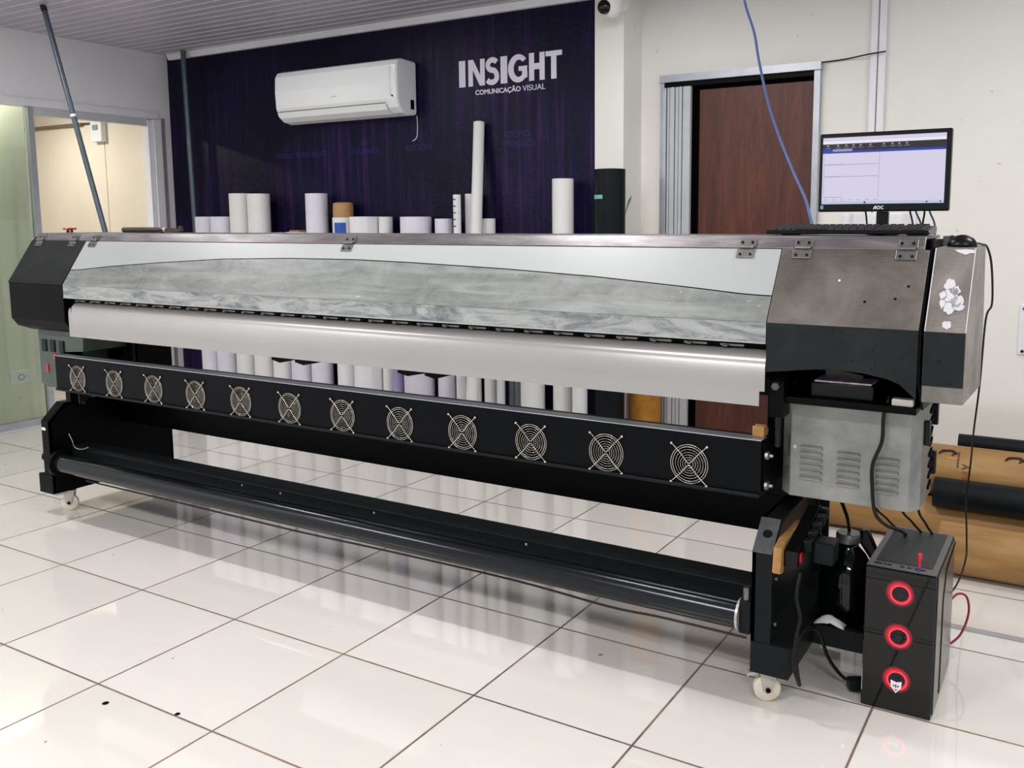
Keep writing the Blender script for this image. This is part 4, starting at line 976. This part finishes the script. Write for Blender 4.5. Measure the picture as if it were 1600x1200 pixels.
# rag
rg = B(); random.seed(5); n = 10; V = []
for i in range(n):
    V.append([rg.verts.new((2.63+.011*i+.004*random.random(), 1.243+.007*j, .187+.03*math.sin(PI*i/(n-1))*math.sin(PI*(j+1)/8)+.006*random.random())) for j in range(7)])
for i in range(n-1):
    for j in range(6): rg.faces.new((V[i][j],V[i+1][j],V[i+1][j+1],V[i][j+1]))
o = link('cleaning_rag', rg, M['cloth'], smooth='all'); o.modifiers.new('thick','SOLIDIFY').thickness = .004
tag(o, 'crumpled white rag lying on the bar of the printer foot', 'rag')

# ------------------------------------------------------------------ computer tower
px0, px1, py0, py1, pz = 2.812, 3.020, 1.143, 1.560, .463
PC = empty('computer_tower', ((px0+px1)/2,1.35,0), 'black computer tower with three glowing red rings standing on the floor', 'computer')
link('case', box(B(), px0,px1,py0+.012,py1,.004,pz), M['pc'], PC, bevel=.004)
link('front_panel', box(B(), px0,px1,py0,py0+.0118,.004,pz-.001), M['gloss'], PC, bevel=.003)
link('top_rim', prism(B(), [(px0+.002,py0+.003),(px1-.002,py0+.003),(px1-.002,py1-.003),(px0+.002,py1-.003)], pz+.0002, pz+.004, 'Z'), M['pc_edge'], PC, bevel=.002)
link('top_mesh', box(B(), px0+.022,px1-.020,py0+.052,py1-.02,pz+.0042,pz+.006), M['pc_mesh'], PC)
for x0, w in ((2.848,.022),(2.876,.006),(2.886,.014),(2.925,.012),(2.945,.012),(2.968,.008),(2.984,.014)): link('port', box(B(), x0-.015,x0-.015+w,py0+.024,py0+.032,pz+.0042,pz+.0048), M['deep'], PC)
link('side_panel', box(B(), px1+.0002,px1+.004,py0+.02,py1-.01,.012,pz-.006), M['pc_side'], PC, bevel=.002)
link('side_groove', prism(B(), [(1.262,.05),(1.275,.04),(1.275,.34),(1.33,.43),(1.55,.45),(1.55,.44),(1.345,.415),(1.295,.34),(1.295,.04),(1.28,.028)], px1+.0042, px1+.0055), M['deep'], PC)
link('panel_seam', box(B(), px0+.002,px1-.002,py0-.0006,py0-.0001,.424,.4255), M['deep'], PC)
link('panel_seam', box(B(), px0+.002,px1-.002,py0-.0006,py0-.0001,.246,.248), M['deep'], PC)
for z in (.388,.249,.108):
    rx = 2.919
    ring = link('fan_ring', lathe(B(), [(.0265,-.0016),(.0295,-.0016),(.0295,-.0002),(.0265,-.0002)], (rx,py0,z), 'Y', 40, True), M['ring'], PC)
    glow_o = link('ring_glow', lathe(B(), [(.0255,-.0010),(.044,-.0010),(.044,-.0002),(.0255,-.0002)], (0,0,0), 'Y', 40, True), M['halo'], None)  # flat annulus carrying the painted red glow around the ring
    glow_o.parent = ring; glow_o.location = Vector((rx-.002, py0, z+.003))-world_off(ring)
    link('fan_hub', lathe(B(), [(.001,-.0015),(.010,-.0015),(.010,-.0002)], (rx,py0,z), 'Y', 24), M['pc'], ring)
em = prism(B(), [(2.902,.120),(2.918,.115),(2.935,.120),(2.933,.099),(2.918,.080),(2.903,.099)], py0-.0045, py0-.002, 'Y'); bmesh.ops.translate(em, verts=em.verts, vec=(-.001,0,-.012))
EM = link('shield_emblem', em, M['socket'], PC)
e2 = B()
for q in ([(2.908,.096),(2.913,.092),(2.913,.088),(2.909,.090)],[(2.926,.096),(2.921,.092),(2.921,.088),(2.925,.090)],[(2.911,.083),(2.917,.079),(2.923,.083),(2.917,.075)],[(2.9155,.098),(2.9185,.098),(2.9185,.086),(2.9155,.086)]): prism(e2, q, py0-.0052, py0-.0046, 'Y')
link('emblem_mark', e2, M['deep'], EM)
US = empty('usb_stick', (2.965,1.17,.463), 'red usb stick upright in the top of the computer tower', 'usb stick')
link('stick_body', lathe(B(), [(.005,.008),(.005,.03),(.0075,.036),(.0075,.048),(.005,.052)], (2.965,1.171,.4680), 'Z', 16), M['red'], US, smooth=True)
link('stick_plug', box(B(), 2.959,2.971,1.168,1.174,.4685,.476), M['blue'], US)
# paint specks on the floor
for x, y, r, lab in ((.708,-.064,.011,'larger dark chip on the white floor tile at the lower left'),(.966,.010,.009,'smaller dark chip on the grout line at the lower left')):
    b_ = lathe(B(), [(.001,.0035),(r*.6,.003),(r,.0005)], (x,y,.0002), 'Z', 12)
    tag(link('floor_chip', b_, M['deep']), lab, 'chip', 'dark chips on the floor')
